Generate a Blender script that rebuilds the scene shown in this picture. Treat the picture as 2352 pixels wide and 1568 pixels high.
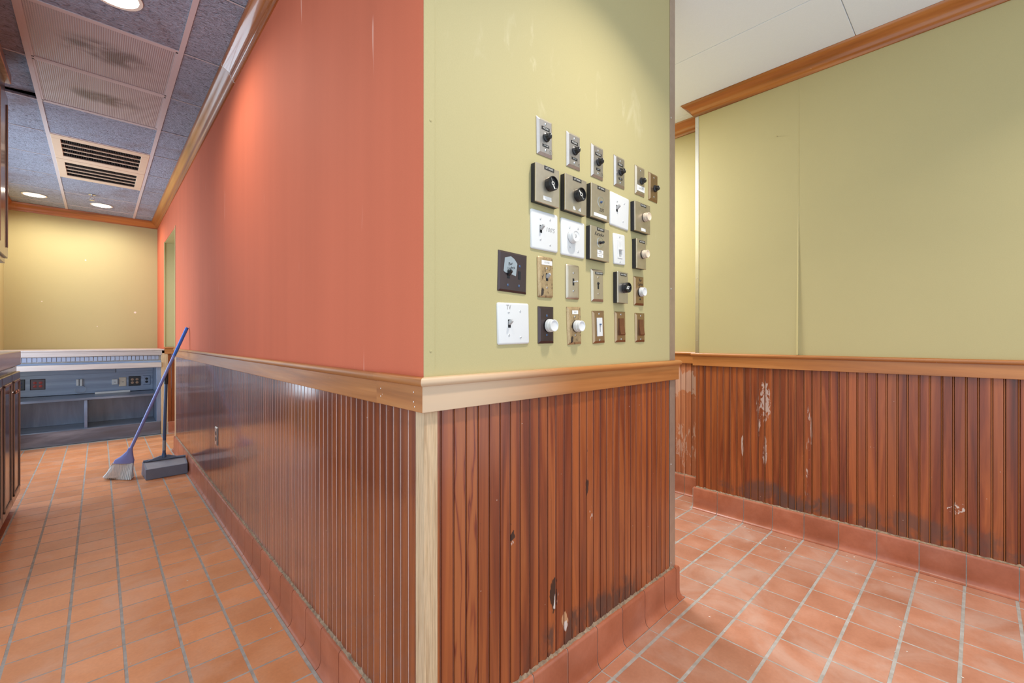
import bpy, math, random
from mathutils import Vector, Matrix

random.seed(7)
SC = bpy.context.scene
COL = SC.collection
for o in list(bpy.data.objects):
    bpy.data.objects.remove(o)
R = math.radians
PI = math.pi

# ------------------------------------------------------------------ camera
H = 1.19
F_PX = 1007.62
cam_d = bpy.data.cameras.new('camera')
cam = bpy.data.objects.new('camera', cam_d)
COL.objects.link(cam)
cam.location = (0, 0, H)
cam.rotation_euler = (PI / 2, 0, -R(43.2537))
cam_d.sensor_fit = 'HORIZONTAL'
cam_d.sensor_width = 36.0
cam_d.lens = 36.0 * F_PX / 2352.0
cam_d.shift_y = -5.0 / 2352.0
cam_d.clip_start = 0.02
SC.camera = cam

# ------------------------------------------------------------------ world, lamps, exposure
w = bpy.data.worlds.new('daylight')
SC.world = w
w.use_nodes = True
bg = w.node_tree.nodes['Background']
bg.inputs[0].default_value = (0.74, 0.87, 1.0, 1)
bg.inputs[1].default_value = 1.65

SC.view_settings.view_transform = 'Standard'
SC.view_settings.look = 'None'
SC.view_settings.exposure = 0.0
SC.view_settings.gamma = 1.0
SC.view_settings.use_curve_mapping = False
SC.cycles.use_denoising = True
SC.cycles.max_bounces = 7
SC.cycles.diffuse_bounces = 4
SC.cycles.glossy_bounces = 3
SC.cycles.sample_clamp_indirect = 6.0
SC.cycles.caustics_reflective = False
SC.cycles.caustics_refractive = False


def area(name, loc, size, power, color, rot=(0, 0, 0), shape='DISK', size_y=None):
    d = bpy.data.lights.new(name, 'AREA')
    d.shape = shape
    d.size = size
    if size_y:
        d.size_y = size_y
    d.energy = power
    d.color = color
    if shape == 'DISK':
        d.spread = R(118) if size < 0.2 else R(175)
    o = bpy.data.objects.new(name, d)
    o.location = loc
    o.rotation_euler = rot
    COL.objects.link(o)
    return o


# unseen ceiling lamps: first and passage one read from shadows, others added for brightness
WARM = (1.0, 0.93, 0.83)
WHITE = (0.96, 0.98, 1.0)
area('hall_unseen_lamp', (1.28, 0.30, 2.82), 0.14, 15, WARM)
area('hall_unseen_lamp', (2.35, -0.75, 2.82), 0.16, 9, WARM)
area('passage_light', (2.45, 2.3, 2.82), 0.60, 62, WHITE)
area('hall_unseen_lamp', (0.05, 0.3, 2.82), 0.16, 6, WARM)
# blue lamp added at the unseen side window to brighten the corridor
area('added_window_lamp', (-0.93, 5.86, 1.53), 2.2, 42, (0.68, 0.84, 1.0), (0, -PI / 2, 0), 'RECTANGLE', 2.2)
area('added_side_room_lamp', (0.98, 6.2, 2.36), 0.25, 9, WHITE)  # unseen lamp added to brighten the doorway reveal

# ------------------------------------------------------------------ mesh helpers


class MB:
    """collects geometry of ONE part"""

    def __init__(self):
        self.v = []
        self.f = []

    def add(self, vs, fs):
        n = len(self.v)
        self.v += [tuple(p) for p in vs]
        self.f += [tuple(i + n for i in q) for q in fs]
        return self

    def box(self, x0, x1, y0, y1, z0, z1):
        vs = [(x0, y0, z0), (x1, y0, z0), (x1, y1, z0), (x0, y1, z0), (x0, y0, z1), (x1, y0, z1), (x1, y1, z1), (x0, y1, z1)]
        return self.add(vs, [(0, 3, 2, 1), (4, 5, 6, 7), (0, 1, 5, 4), (1, 2, 6, 5), (2, 3, 7, 6), (3, 0, 4, 7)])

    def bbox(self, x0, x1, y0, y1, z0, z1, b):
        """box with chamfered edges"""
        X, Y, Z = (x0, x1), (y0, y1), (z0, z1)
        vs = []
        idx = {}
        for i in (0, 1):
            for j in (0, 1):
                for k in (0, 1):
                    sx, sy, sz = (1 if i == 0 else -1), (1 if j == 0 else -1), (1 if k == 0 else -1)
                    p = (X[i], Y[j], Z[k])
                    idx[i, j, k, 'x'] = len(vs)
                    vs.append((p[0], p[1] + sy * b, p[2] + sz * b))
                    idx[i, j, k, 'y'] = len(vs)
                    vs.append((p[0] + sx * b, p[1], p[2] + sz * b))
                    idx[i, j, k, 'z'] = len(vs)
                    vs.append((p[0] + sx * b, p[1] + sy * b, p[2]))
        g = lambda i, j, k, a: idx[i, j, k, a]
        fs = []
        for s in (0, 1):
            fs.append((g(s, 0, 0, 'x'), g(s, 1, 0, 'x'), g(s, 1, 1, 'x'), g(s, 0, 1, 'x')))
            fs.append((g(0, s, 0, 'y'), g(1, s, 0, 'y'), g(1, s, 1, 'y'), g(0, s, 1, 'y')))
            fs.append((g(0, 0, s, 'z'), g(1, 0, s, 'z'), g(1, 1, s, 'z'), g(0, 1, s, 'z')))
        for a in (0, 1):
            for c in (0, 1):
                fs.append((g(0, a, c, 'y'), g(1, a, c, 'y'), g(1, a, c, 'z'), g(0, a, c, 'z')))
                fs.append((g(a, 0, c, 'x'), g(a, 1, c, 'x'), g(a, 1, c, 'z'), g(a, 0, c, 'z')))
                fs.append((g(a, c, 0, 'x'), g(a, c, 1, 'x'), g(a, c, 1, 'y'), g(a, c, 0, 'y')))
        for i in (0, 1):
            for j in (0, 1):
                for k in (0, 1):
                    fs.append((g(i, j, k, 'x'), g(i, j, k, 'y'), g(i, j, k, 'z')))
        return self.add(vs, fs)

    def prism(self, prof, p0, p1, M=None):
        """closed profile [(a,b)] swept straight; p0/p1: functions (a,b)->3d point"""
        n = len(prof)
        vs = [p0(a, b) for a, b in prof] + [p1(a, b) for a, b in prof]
        fs = [(i, (i + 1) % n, n + (i + 1) % n, n + i) for i in range(n)]
        fs += [tuple(range(n))[::-1], tuple(range(n, 2 * n))]
        return self.add(vs, fs)

    def lathe(self, prof, seg=24, axis='-y', center=(0, 0, 0), flute=None, caps=True):
        """prof [(r, h)], revolved; h runs along axis"""
        vs, fs = [], []
        n = len(prof)
        for s in range(seg):
            a = 2 * PI * s / seg
            for i, (r, h) in enumerate(prof):
                rr = r
                if flute and i in flute and s % 2:
                    rr = r * 0.9
                u, v = rr * math.cos(a), rr * math.sin(a)
                if axis == '-y':
                    p = (u, -h, v)
                elif axis == 'z':
                    p = (u, v, h)
                elif axis == '-z':
                    p = (u, v, -h)
                else:
                    p = (-h, u, v)
                vs.append((p[0] + center[0], p[1] + center[1], p[2] + center[2]))
        for s in range(seg):
            t = (s + 1) % seg
            for i in range(n - 1):
                fs.append((s * n + i, t * n + i, t * n + i + 1, s * n + i + 1))
        if caps and prof[0][0] > 1e-6:
            fs.append(tuple(s * n for s in range(seg)))
        if caps and prof[-1][0] > 1e-6:
            fs.append(tuple(s * n + n - 1 for s in range(seg))[::-1])
        return self.add(vs, fs)

    def tube(self, pts, r, seg=12):
        P = [Vector(p) for p in pts]
        rs = r if isinstance(r, (list, tuple)) else [r] * len(P)
        vs, fs = [], []
        for i, p in enumerate(P):
            d = (P[min(i + 1, len(P) - 1)] - P[max(i - 1, 0)]).normalized()
            a = d.orthogonal().normalized()
            b = d.cross(a)
            for s in range(seg):
                t = 2 * PI * s / seg
                vs.append(p + (a * math.cos(t) + b * math.sin(t)) * rs[i])
        for i in range(len(P) - 1):
            for s in range(seg):
                t = (s + 1) % seg
                fs.append((i * seg + s, i * seg + t, (i + 1) * seg + t, (i + 1) * seg + s))
        fs.append(tuple(range(seg))[::-1])
        fs.append(tuple((len(P) - 1) * seg + s for s in range(seg)))
        return self.add(vs, fs)

    def mesh(self, name, mat=None, smooth=False):
        me = bpy.data.meshes.new(name)
        me.from_pydata(self.v, [], self.f)
        bm_fix(me)
        if mat:
            me.materials.append(mat)
        if smooth:
            for p in me.polygons:
                p.use_smooth = True
            try:
                me.set_sharp_from_angle(angle=R(38))
            except Exception:
                pass
        return me

    def build(self, name, mat, parent=None, smooth=False, loc=(0, 0, 0), rot=(0, 0, 0)):
        return place(name, self.mesh(name, mat, smooth), parent, loc, rot)


def bm_fix(me):
    import bmesh
    b = bmesh.new()
    b.from_mesh(me)
    bmesh.ops.recalc_face_normals(b, faces=b.faces)
    b.to_mesh(me)
    b.free()


def place(name, me, parent=None, loc=(0, 0, 0), rot=(0, 0, 0)):
    o = bpy.data.objects.new(name, me)
    COL.objects.link(o)
    o.location = loc
    o.rotation_euler = rot
    if parent is not None:
        o.parent = parent
    return o


def tag(o, label, cat, group=None, kind=None):
    o['label'] = label
    o['category'] = cat
    if group:
        o['group'] = group
    if kind:
        o['kind'] = kind
    return o


def thing(name, label, cat, loc=(0, 0, 0), rot=(0, 0, 0), group=None):
    o = bpy.data.objects.new(name, None)
    COL.objects.link(o)
    o.location = loc
    o.rotation_euler = rot
    o.empty_display_size = 0.05
    return tag(o, label, cat, group)


def sweep(path, prof, i0=0, i1=None, cut0=None, cut1=None):
    """prof [(out, z)] closed, swept along path[i0..i1]; out is to the right of travel, corners mitred"""
    P = [Vector(p) for p in path]
    n = len(P)
    i1 = n - 1 if i1 is None else i1
    rings = []
    for i in range(i0, i1 + 1):
        ds = []
        if i > 0:
            ds.append((P[i] - P[i - 1]).normalized())
        if i < n - 1:
            ds.append((P[i + 1] - P[i]).normalized())
        ns = [Vector((d.y, -d.x)) for d in ds]
        if len(ns) == 2:
            m = ns[0] + ns[1]
            m = m / (m.dot(ns[0]))
        else:
            m = ns[0]
        rings.append([(P[i].x + m.x * o, P[i].y + m.y * o, z) for o, z in prof])
    mb = MB()
    k = len(prof)
    vs = [p for r in rings for p in r]
    fs = []
    for r in range(len(rings) - 1):
        for i in range(k):
            j = (i + 1) % k
            fs.append((r * k + i, r * k + j, (r + 1) * k + j, (r + 1) * k + i))
    fs.append(tuple(range(k))[::-1])
    fs.append(tuple((len(rings) - 1) * k + i for i in range(k)))
    mb.add(vs, fs)
    return mb


def text(s, size, mat, parent, loc, rot=(PI / 2, 0, 0), shear=0.0, squeeze=1.0, thick=0.0002):
    cu = bpy.data.curves.new('lettering', 'FONT')
    cu.body = s
    cu.size = size
    cu.shear = shear
    cu.align_x = 'CENTER'
    cu.align_y = 'CENTER'
    cu.extrude = thick
    cu.resolution_u = 2
    t = bpy.data.objects.new('lettering', cu)
    COL.objects.link(t)
    dg = bpy.context.evaluated_depsgraph_get()
    dg.update()
    me = bpy.data.meshes.new_from_object(t.evaluated_get(dg))
    bpy.data.objects.remove(t)
    bpy.data.curves.remove(cu)
    me.materials.clear()
    me.materials.append(mat)
    me.transform(Matrix.Diagonal((squeeze, 1, 1, 1)))
    return place('lettering', me, parent, loc, rot)


# ------------------------------------------------------------------ materials
def lin(r, g, b):
    f = lambda c: (c / 255 / 12.92) if c / 255 <= 0.04045 else ((c / 255 + 0.055) / 1.055) ** 2.4
    return (f(r), f(g), f(b), 1.0)


class NT:
    def __init__(self, name):
        self.m = bpy.data.materials.new(name)
        self.m.use_nodes = True
        self.t = self.m.node_tree
        self.b = self.t.nodes['Principled BSDF']

    def n(self, typ, **kw):
        x = self.t.nodes.new(typ)
        for k, v in kw.items():
            setattr(x, k, v)
        return x

    def l(self, a, b):
        self.t.links.new(a, b)

    def val(self, sock, v):
        if hasattr(v, 'is_output'):
            self.l(v, sock)
        else:
            sock.default_value = v

    def math(self, op, a, b=None, c=None, clamp=False):
        x = self.n('ShaderNodeMath', operation=op)
        x.use_clamp = clamp
        self.val(x.inputs[0], a)
        if b is not None:
            self.val(x.inputs[1], b)
        if c is not None:
            self.val(x.inputs[2], c)
        return x.outputs[0]

    def vmath(self, op, a, b=None):
        x = self.n('ShaderNodeVectorMath', operation=op)
        self.val(x.inputs[0], a)
        if b is not None:
            self.val(x.inputs[1], b)
        return x.outputs['Value'] if op in ('LENGTH', 'DOT_PRODUCT', 'DISTANCE') else x.outputs[0]

    def noise(self, vec, scale, detail=4, rough=0.55, dist=0.0):
        x = self.n('ShaderNodeTexNoise')
        self.l(vec, x.inputs['Vector'])
        x.inputs['Scale'].default_value = scale
        x.inputs['Detail'].default_value = detail
        x.inputs['Roughness'].default_value = rough
        x.inputs['Distortion'].default_value = dist
        return x.outputs[0]

    def voronoi(self, vec, scale, feature='F1'):
        x = self.n('ShaderNodeTexVoronoi', feature=feature)
        self.l(vec, x.inputs['Vector'])
        x.inputs['Scale'].default_value = scale
        return x.outputs[0]

    def ramp(self, fac, stops):
        x = self.n('ShaderNodeValToRGB')
        e = x.color_ramp.elements
        while len(e) > 1:
            e.remove(e[-1])
        e[0].position, e[0].color = stops[0][0], stops[0][1]
        for p, c in stops[1:]:
            k = e.new(p)
            k.color = c
        self.l(fac, x.inputs[0])
        return x.outputs[0]

    def step(self, v, a, b):
        x = self.n('ShaderNodeMapRange', interpolation_type='SMOOTHSTEP')
        self.l(v, x.inputs[0])
        x.inputs[1].default_value = a
        x.inputs[2].default_value = b
        return x.outputs[0]

    def mix(self, fac, a, b, blend='MIX'):
        x = self.n('ShaderNodeMix', data_type='RGBA', blend_type=blend)
        self.val(x.inputs[0], fac)
        self.val(x.inputs[6], a)
        self.val(x.inputs[7], b)
        return x.outputs[2]

    def hsv(self, col, h=0.5, s=1.0, v=1.0):
        x = self.n('ShaderNodeHueSaturation')
        self.val(x.inputs['Hue'], h)
        self.val(x.inputs['Saturation'], s)
        self.val(x.inputs['Value'], v)
        self.val(x.inputs['Color'], col)
        return x.outputs[0]

    def mapping(self, vec, scale):
        x = self.n('ShaderNodeMapping')
        self.l(vec, x.inputs['Vector'])
        x.inputs['Scale'].default_value = scale
        return x.outputs[0]

    def pos(self):
        return self.n('ShaderNodeNewGeometry').outputs['Position']

    def obj(self):
        return self.n('ShaderNodeTexCoord').outputs['Object']

    def rnd(self):
        return self.n('ShaderNodeObjectInfo').outputs['Random']

    def blob(self, pos, c, r, soft=0.35):
        """1 inside an ellipsoid of radii r about c, fading to 0"""
        d = self.vmath('SUBTRACT', pos, c)
        d = self.vmath('DIVIDE', d, r)
        d = self.vmath('LENGTH', d)
        return self.step(d, 1.0, 1.0 - soft)

    def bump(self, h, strength=0.2, dist=0.01):
        x = self.n('ShaderNodeBump')
        x.inputs['Strength'].default_value = strength
        x.inputs['Distance'].default_value = dist
        self.l(h, x.inputs['Height'])
        self.l(x.outputs[0], self.b.inputs['Normal'])

    def out(self, col, rough=0.6, metal=0.0, coat=0.0, coat_rough=0.15, spec=0.5):
        self.val(self.b.inputs['Base Color'], col)
        self.val(self.b.inputs['Roughness'], rough)
        self.b.inputs['Metallic'].default_value = metal
        self.b.inputs['Specular IOR Level'].default_value = spec
        self.b.inputs['Coat Weight'].default_value = coat
        self.b.inputs['Coat Roughness'].default_value = coat_rough
        return self.m


def plain(name, col, rough=0.5, metal=0.0, var=0.08, scale=30, coat=0.0, spec=0.5, bump=0.0):
    t = NT(name)
    n = t.noise(t.obj(), scale, 4)
    c = t.hsv(col, v=t.math('ADD', t.math('MULTIPLY', n, var * 2), 1 - var))
    if bump:
        t.bump(n, bump, 0.003)
    return t.out(c, rough, metal, coat, spec=spec)


def painted_wall(name, col, mottling=0.10, rough=0.6, scuffs=None, streak=0.0):
    t = NT(name)
    p = t.pos()
    n = t.noise(p, 1.3, 3)
    f = t.noise(p, 260, 2)
    v = t.math('ADD', t.math('MULTIPLY', n, mottling * 2), 1 - mottling)
    v = t.math('ADD', v, t.math('MULTIPLY', t.math('SUBTRACT', f, 0.5), 0.10))
    c = t.hsv(col, v=v)
    if streak:
        s = t.noise(t.mapping(p, (5.0, 5.0, 0.25)), 1.0, 3)
        c = t.hsv(c, v=t.math('ADD', t.math('MULTIPLY', s, streak * 2), 1 - streak))
        s2 = t.noise(t.mapping(p, (30.0, 30.0, 2.2)), 1.0, 2)
        c = t.mix(t.math('MULTIPLY', t.step(s2, 0.71, 0.78), 0.35), c, (0.95, 0.62, 0.50, 1))
    if scuffs:
        m = t.noise(t.mapping(p, (9, 9, 4)), 1.0, 5, dist=1.2)
        a = None
        for cc, rr in scuffs:
            q = t.blob(p, cc, rr, 0.6)
            a = q if a is None else t.math('MAXIMUM', a, q)
        k = t.math('MULTIPLY', t.step(m, 0.58, 0.76), a)
        c = t.mix(t.math('MULTIPLY', k, 0.28), c, (0.80, 0.74, 0.52, 1))
    t.bump(f, 0.10, 0.0015)
    return t.out(c, rough, spec=0.2)


SOFT = []


def wood(name, stops, axis='z', scale=11.0, stretch=0.06, rough=0.42, coat=0.35, coat_rough=0.22, var=0.22, fine=0.35,
         marks=None, bumpy=0.08, world=False, tint=None):
    t = NT(name)
    base = t.pos() if world else t.obj()
    r = t.rnd()
    off = t.n('ShaderNodeCombineXYZ')
    t.l(t.math('MULTIPLY', r, 31.7), off.inputs[0])
    t.l(t.math('MULTIPLY', r, 57.3), off.inputs[1])
    t.l(t.math('MULTIPLY', r, 91.1), off.inputs[2])
    vec = t.vmath('ADD', base, off.outputs[0])
    sc = [1.0, 1.0, 1.0]
    sc['xyz'.index(axis)] = stretch
    vec = t.mapping(vec, tuple(sc))
    n1 = t.noise(vec, scale, 5, 0.55, 1.6)
    n2 = t.noise(vec, scale * 9, 4, 0.6, 0.3)
    c = t.ramp(n1, stops)
    lo = t.math('ADD', t.math('MULTIPLY', n2, fine * 2), 1 - fine)
    c = t.hsv(c, v=lo)
    c = t.hsv(c, v=t.math('ADD', t.math('MULTIPLY', t.math('FRACT', t.math('MULTIPLY', r, 7.77)), var * 2), 1 - var))
    ro = t.math('ADD', t.math('MULTIPLY', n2, 0.18), rough - 0.09)
    if tint:
        p = t.pos()
        for cc, rr, colr, amt in tint:
            c = t.mix(t.math('MULTIPLY', t.blob(p, cc, rr, 0.9), amt), c, colr)
    if marks:
        p = t.pos()
        for cc, rr, colr, thr, sc_, amt in marks:
            m = t.noise(t.mapping(p, sc_), 1.0, 5, 0.62, 0.8)
            k = t.math('MULTIPLY', t.step(t.math('MULTIPLY', m, t.math('ADD', t.math('MULTIPLY', t.blob(p, cc, rr, 0.8), 0.45), 0.55)), thr, thr + (0.05 if colr not in SOFT else 0.22)),
                       t.blob(p, cc, rr, 0.25))
            c = t.mix(t.math('MULTIPLY', k, amt), c, colr)
    # fine pale nicks everywhere
    p = t.pos()
    sp = t.step(t.voronoi(p, 26), 0.055, 0.03)
    gate = t.step(t.noise(p, 9, 2), 0.52, 0.60)
    c = t.mix(t.math('MULTIPLY', t.math('MULTIPLY', sp, gate), 0.7), c, (0.62, 0.52, 0.45, 1))
    t.bump(n2, bumpy, 0.002)
    t.out(c, 0.5, coat=coat, coat_rough=coat_rough)
    t.l(ro, t.b.inputs['Roughness'])
    return t.m


def quarry(name, c0, c1, c2, rough=0.45, dust=None, coat=0.0):
    t = NT(name)
    p = t.pos()
    r = t.rnd()
    n = t.noise(p, 7, 4)
    f = t.noise(p, 90, 3)
    c = t.ramp(n, [(0.3, c0), (0.5, c1), (0.72, c2)])
    c = t.hsv(c, v=t.math('ADD', t.math('MULTIPLY', r, 0.20), 0.90))
    c = t.hsv(c, v=t.math('ADD', t.math('MULTIPLY', f, 0.24), 0.88))
    if dust:
        d = t.noise(t.mapping(p, (3, 3, 3)), 1.0, 5, 0.6, 0.8)
        c = t.mix(t.math('MULTIPLY', t.step(d, 0.46, 0.72), dust[1]), c, dust[0])
    sp = t.step(t.voronoi(p, 22), 0.045, 0.02)
    gate = t.step(t.noise(p, 6, 2), 0.55, 0.62)
    c = t.mix(t.math('MULTIPLY', t.math('MULTIPLY', sp, gate), 0.7), c, (0.75, 0.68, 0.6, 1))
    t.bump(f, 0.06, 0.002)
    t.out(c, rough, coat=coat)
    t.l(t.math('ADD', t.math('MULTIPLY', n, 0.2), rough - 0.1), t.b.inputs['Roughness'])
    return t.m


M = {}
M['orange'] = painted_wall('orange_paint', lin(199, 105, 76), 0.06, 0.8, streak=0.11)
GREEN = lin(184, 172, 126)
M['green_b'] = painted_wall('olive_wall_covering', GREEN, 0.05, 0.6,
                            scuffs=[((1.2, 0.962, 2.05), (0.75, 0.2, 0.28)), ((1.65, 0.962, 1.75), (0.2, 0.2, 0.4))])
M['green'] = painted_wall('olive_paint', GREEN, 0.05, 0.6)
M['white_ceiling'] = painted_wall('white_ceiling_paint', lin(234, 240, 246), 0.02, 0.8)

BOARD_STOPS = [(0.22, lin(66, 25, 10)), (0.42, lin(122, 54, 22)), (0.60, lin(160, 84, 38)), (0.8, lin(90, 37, 15))]
BLACK = lin(22, 14, 12)
CHIP = lin(214, 204, 196)
GREYD = lin(78, 62, 58)
DIRT = lin(66, 47, 42)
SOFT += [GREYD, DIRT]
M['board_b'] = wood('varnished_board_worn', BOARD_STOPS, 'z', 12, 0.05, 0.36, 0.5, 0.2, 0.09, 0.22, marks=[
    ((1.35, 0.962, 0.17), (0.55, 0.3, 0.13), DIRT, 0.30, (20, 20, 9), 0.85),
    ((1.095, 0.962, 0.345), (0.028, 0.3, 0.075), BLACK, 0.36, (30, 30, 14), 0.95),
    ((1.105, 0.962, 0.325), (0.034, 0.3, 0.06), CHIP, 0.50, (60, 60, 16), 0.9),
    ((1.15, 0.962, 0.235), (0.030, 0.3, 0.05), lin(196, 150, 110), 0.43, (45, 45, 14), 0.9),
    ((1.155, 0.962, 0.22), (0.022, 0.3, 0.04), CHIP, 0.47, (50, 50, 20), 0.9),
    ((0.903, 0.962, 0.605), (0.024, 0.3, 0.05), BLACK, 0.44, (50, 50, 30), 0.95),
    ((0.907, 0.962, 0.58), (0.012, 0.3, 0.035), CHIP, 0.50, (60, 60, 26), 0.9),
    ((1.275, 0.962, 0.70), (0.016, 0.3, 0.15), BLACK, 0.46, (55, 55, 10), 0.9),
    ((1.30, 0.962, 0.56), (0.02, 0.3, 0.06), CHIP, 0.52, (60, 60, 18), 0.85),
    ((0.724, 0.962, 0.50), (0.02, 0.3, 0.03), BLACK, 0.47, (60, 60, 40), 0.9),
    ((0.74, 0.962, 0.62), (0.20, 0.3, 0.34), BLACK, 0.64, (55, 55, 26), 0.95),
    ((0.8175, 0.962, 0.40), (0.03, 0.3, 0.06), lin(90, 110, 150), 0.56, (60, 60, 40), 0.8),
])
M['board_a'] = wood('varnished_board_dark', [(0.25, lin(76, 32, 16)), (0.48, lin(120, 56, 24)), (0.66, lin(146, 76, 34)), (0.82, lin(90, 42, 22))],
                    'z', 12, 0.05, 0.30, 1.0, 0.10, 0.10, 0.12)
M['board_c'] = wood('varnished_board_scuffed', BOARD_STOPS, 'z', 12, 0.05, 0.42, 0.4, 0.25, 0.10, 0.22, marks=[
    ((3.077, 0.93, 0.80), (0.3, 0.055, 0.22), CHIP, 0.42, (55, 55, 22), 0.5),
    ((3.077, 0.965, 0.72), (0.3, 0.030, 0.30), CHIP, 0.48, (60, 60, 10), 0.5),
    ((3.077, 0.93, 0.50), (0.3, 0.030, 0.30), CHIP, 0.56, (60, 60, 12), 0.6),
    ((3.077, 0.69, 0.62), (0.3, 0.035, 0.30), CHIP, 0.47, (36, 36, 7), 0.5),
    ((3.077, 0.705, 0.30), (0.3, 0.020, 0.20), CHIP, 0.48, (40, 40, 7), 0.5),
    ((3.077, 1.06, 0.50), (0.3, 0.016, 0.14), CHIP, 0.49, (50, 50, 6), 0.6),
    ((3.077, 0.30, 0.20), (0.3, 0.9, 0.14), GREYD, 0.32, (9, 9, 8), 0.6),
    ((3.077, 0.9, 0.20), (0.3, 0.5, 0.12), GREYD, 0.32, (9, 9, 8), 0.6),
    ((3.077, 0.075, 0.36), (0.3, 0.10, 0.07), CHIP, 0.56, (60, 60, 50), 0.8),
])
M['board_e'] = wood('varnished_board_hazed', [(0.25, lin(112, 58, 36)), (0.5, lin(168, 100, 66)), (0.75, lin(190, 128, 92))], 'z', 12, 0.05, 0.5, 0.2, 0.3, 0.1, 0.2, marks=[
    ((3.29, 1.55, 0.85), (0.3, 0.4, 0.14), CHIP, 0.36, (16, 16, 9), 0.28),
    ((3.29, 1.50, 0.35), (0.3, 0.4, 0.4), CHIP, 0.50, (30, 30, 12), 0.3),
])
t_ = NT('flame_figured_board')
p_ = t_.mapping(t_.pos(), (1.0, 1.0, 0.10))
w_ = t_.noise(p_, 15, 3, 0.5, 0.6)
s_ = t_.math('ABSOLUTE', t_.math('SINE', t_.math('MULTIPLY', w_, 24.0)))
c_ = t_.ramp(s_, [(0.0, lin(112, 46, 28)), (0.22, lin(140, 66, 34)), (0.6, lin(160, 86, 42)), (1.0, lin(166, 92, 48))])
f_ = t_.noise(t_.mapping(t_.pos(), (1, 1, 0.04)), 120, 3)
c_ = t_.hsv(c_, v=t_.math('ADD', t_.math('MULTIPLY', f_, 0.4), 0.72))
M['board_fig'] = t_.out(c_, 0.38, coat=0.4, coat_rough=0.2)
M['bead_a'] = plain('dusty_glint_bead', lin(206, 168, 154), 0.5, 0, 0.25, 60)  # pale groove dust, also paints the daylight glint along the bead edges
M['bead_b'] = plain('worn_bead', lin(118, 66, 46), 0.45, 0, 0.35, 60)
M['bead_c'] = plain('orange_brown_bead', lin(150, 88, 46), 0.4, 0, 0.15, 40)
M['board_back'] = wood('dark_board_gap', [(0.3, lin(36, 18, 12)), (0.7, lin(62, 32, 20))], 'z', 8)
OAK = [(0.28, lin(142, 84, 38)), (0.5, lin(172, 108, 54)), (0.7, lin(188, 126, 70)), (0.85, lin(152, 92, 44))]
PALE_TINT = [((0.62, 0.95, 1.05), (0.62, 0.35, 0.25), lin(214, 186, 154), 0.85)]
M['oak_x'] = wood('oak_rail_lengthwise', OAK, 'x', 10, 0.05, 0.42, 0.25, 0.25, 0.05, 0.16, tint=PALE_TINT, world=True)
M['oak_y'] = wood('oak_rail_sidewise', OAK, 'y', 10, 0.05, 0.42, 0.25, 0.25, 0.05, 0.16, world=True)
CROWN = [(0.28, lin(112, 58, 18)), (0.5, lin(164, 94, 34)), (0.7, lin(188, 118, 52)), (0.85, lin(132, 70, 24))]
M['crown_x'] = wood('oak_crown_lengthwise', CROWN, 'x', 9, 0.05, 0.34, 0.4, 0.15, 0.05, 0.2, world=True)
M['crown_y'] = wood('oak_crown_sidewise', CROWN, 'y', 9, 0.05, 0.34, 0.4, 0.15, 0.05, 0.2, world=True)
M['crown_gloss'] = wood('oak_crown_varnished', [(0.28, lin(120, 62, 24)), (0.5, lin(158, 88, 40)), (0.7, lin(176, 108, 58))], 'y', 9, 0.05, 0.26, 0.8, 0.08, 0.05, 0.15, world=True)
M['oak_pale'] = wood('bare_oak_post', [(0.3, lin(170, 134, 96)), (0.5, lin(208, 178, 142)), (0.7, lin(196, 162, 122))], 'z', 60, 0.03, 0.6, 0.0, 0.3, 0.03, 0.45, bumpy=0.4)
M['tile_l'] = quarry('quarry_tile', lin(200, 128, 82), lin(208, 138, 92), lin(214, 147, 104), 0.42, (lin(206, 164, 140), 0.4))
M['tile_r'] = quarry('quarry_tile_dusty', lin(166, 110, 84), lin(176, 120, 94), lin(184, 132, 108), 0.50, (lin(192, 160, 144), 0.55))
M['base_tile'] = quarry('quarry_base_tile', lin(152, 84, 56), lin(164, 94, 66), lin(176, 106, 78), 0.40, (lin(190, 134, 116), 0.25), coat=0.1)
t_ = NT('cement_grout')
n_ = t_.noise(t_.pos(), 25, 4)
t_.bump(n_, 0.3, 0.002)
M['grout'] = t_.out(t_.ramp(n_, [(0.3, lin(146, 138, 128)), (0.6, lin(168, 161, 154)), (0.8, lin(182, 177, 174))]), 0.9)
t_ = NT('old_caulk')
n_ = t_.noise(t_.pos(), 70, 5)
t_.bump(n_, 0.4, 0.004)
M['caulk'] = t_.out(t_.ramp(n_, [(0.3, lin(104, 84, 68)), (0.6, lin(150, 126, 102)), (0.8, lin(168, 148, 128))]), 0.9)

# acoustic ceiling tile: fissured relief, dust stains
t_ = NT('acoustic_tile')
p_ = t_.pos()
fz = t_.noise(t_.mapping(p_, (1.0, 1.9, 1.0)), 40, 5, 0.60, 1.2)
st = t_.noise(p_, 2.1, 4, 0.6, 0.6)
c_ = t_.ramp(fz, [(0.30, lin(110, 116, 134)), (0.46, lin(186, 194, 214)), (0.7, lin(204, 214, 234))])
c_ = t_.mix(t_.math('MULTIPLY', t_.step(st, 0.52, 0.76), 0.5), c_, lin(150, 122, 116))
rs_ = t_.math('MULTIPLY', t_.step(t_.voronoi(p_, 24), 0.13, 0.08), t_.step(t_.noise(p_, 5, 2), 0.56, 0.64))
c_ = t_.mix(t_.math('MULTIPLY', rs_, 0.7), c_, lin(176, 112, 92))
t_.bump(fz, 1.0, 0.035)
M['acoustic'] = t_.out(c_, 0.9, spec=0.2)
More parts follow.
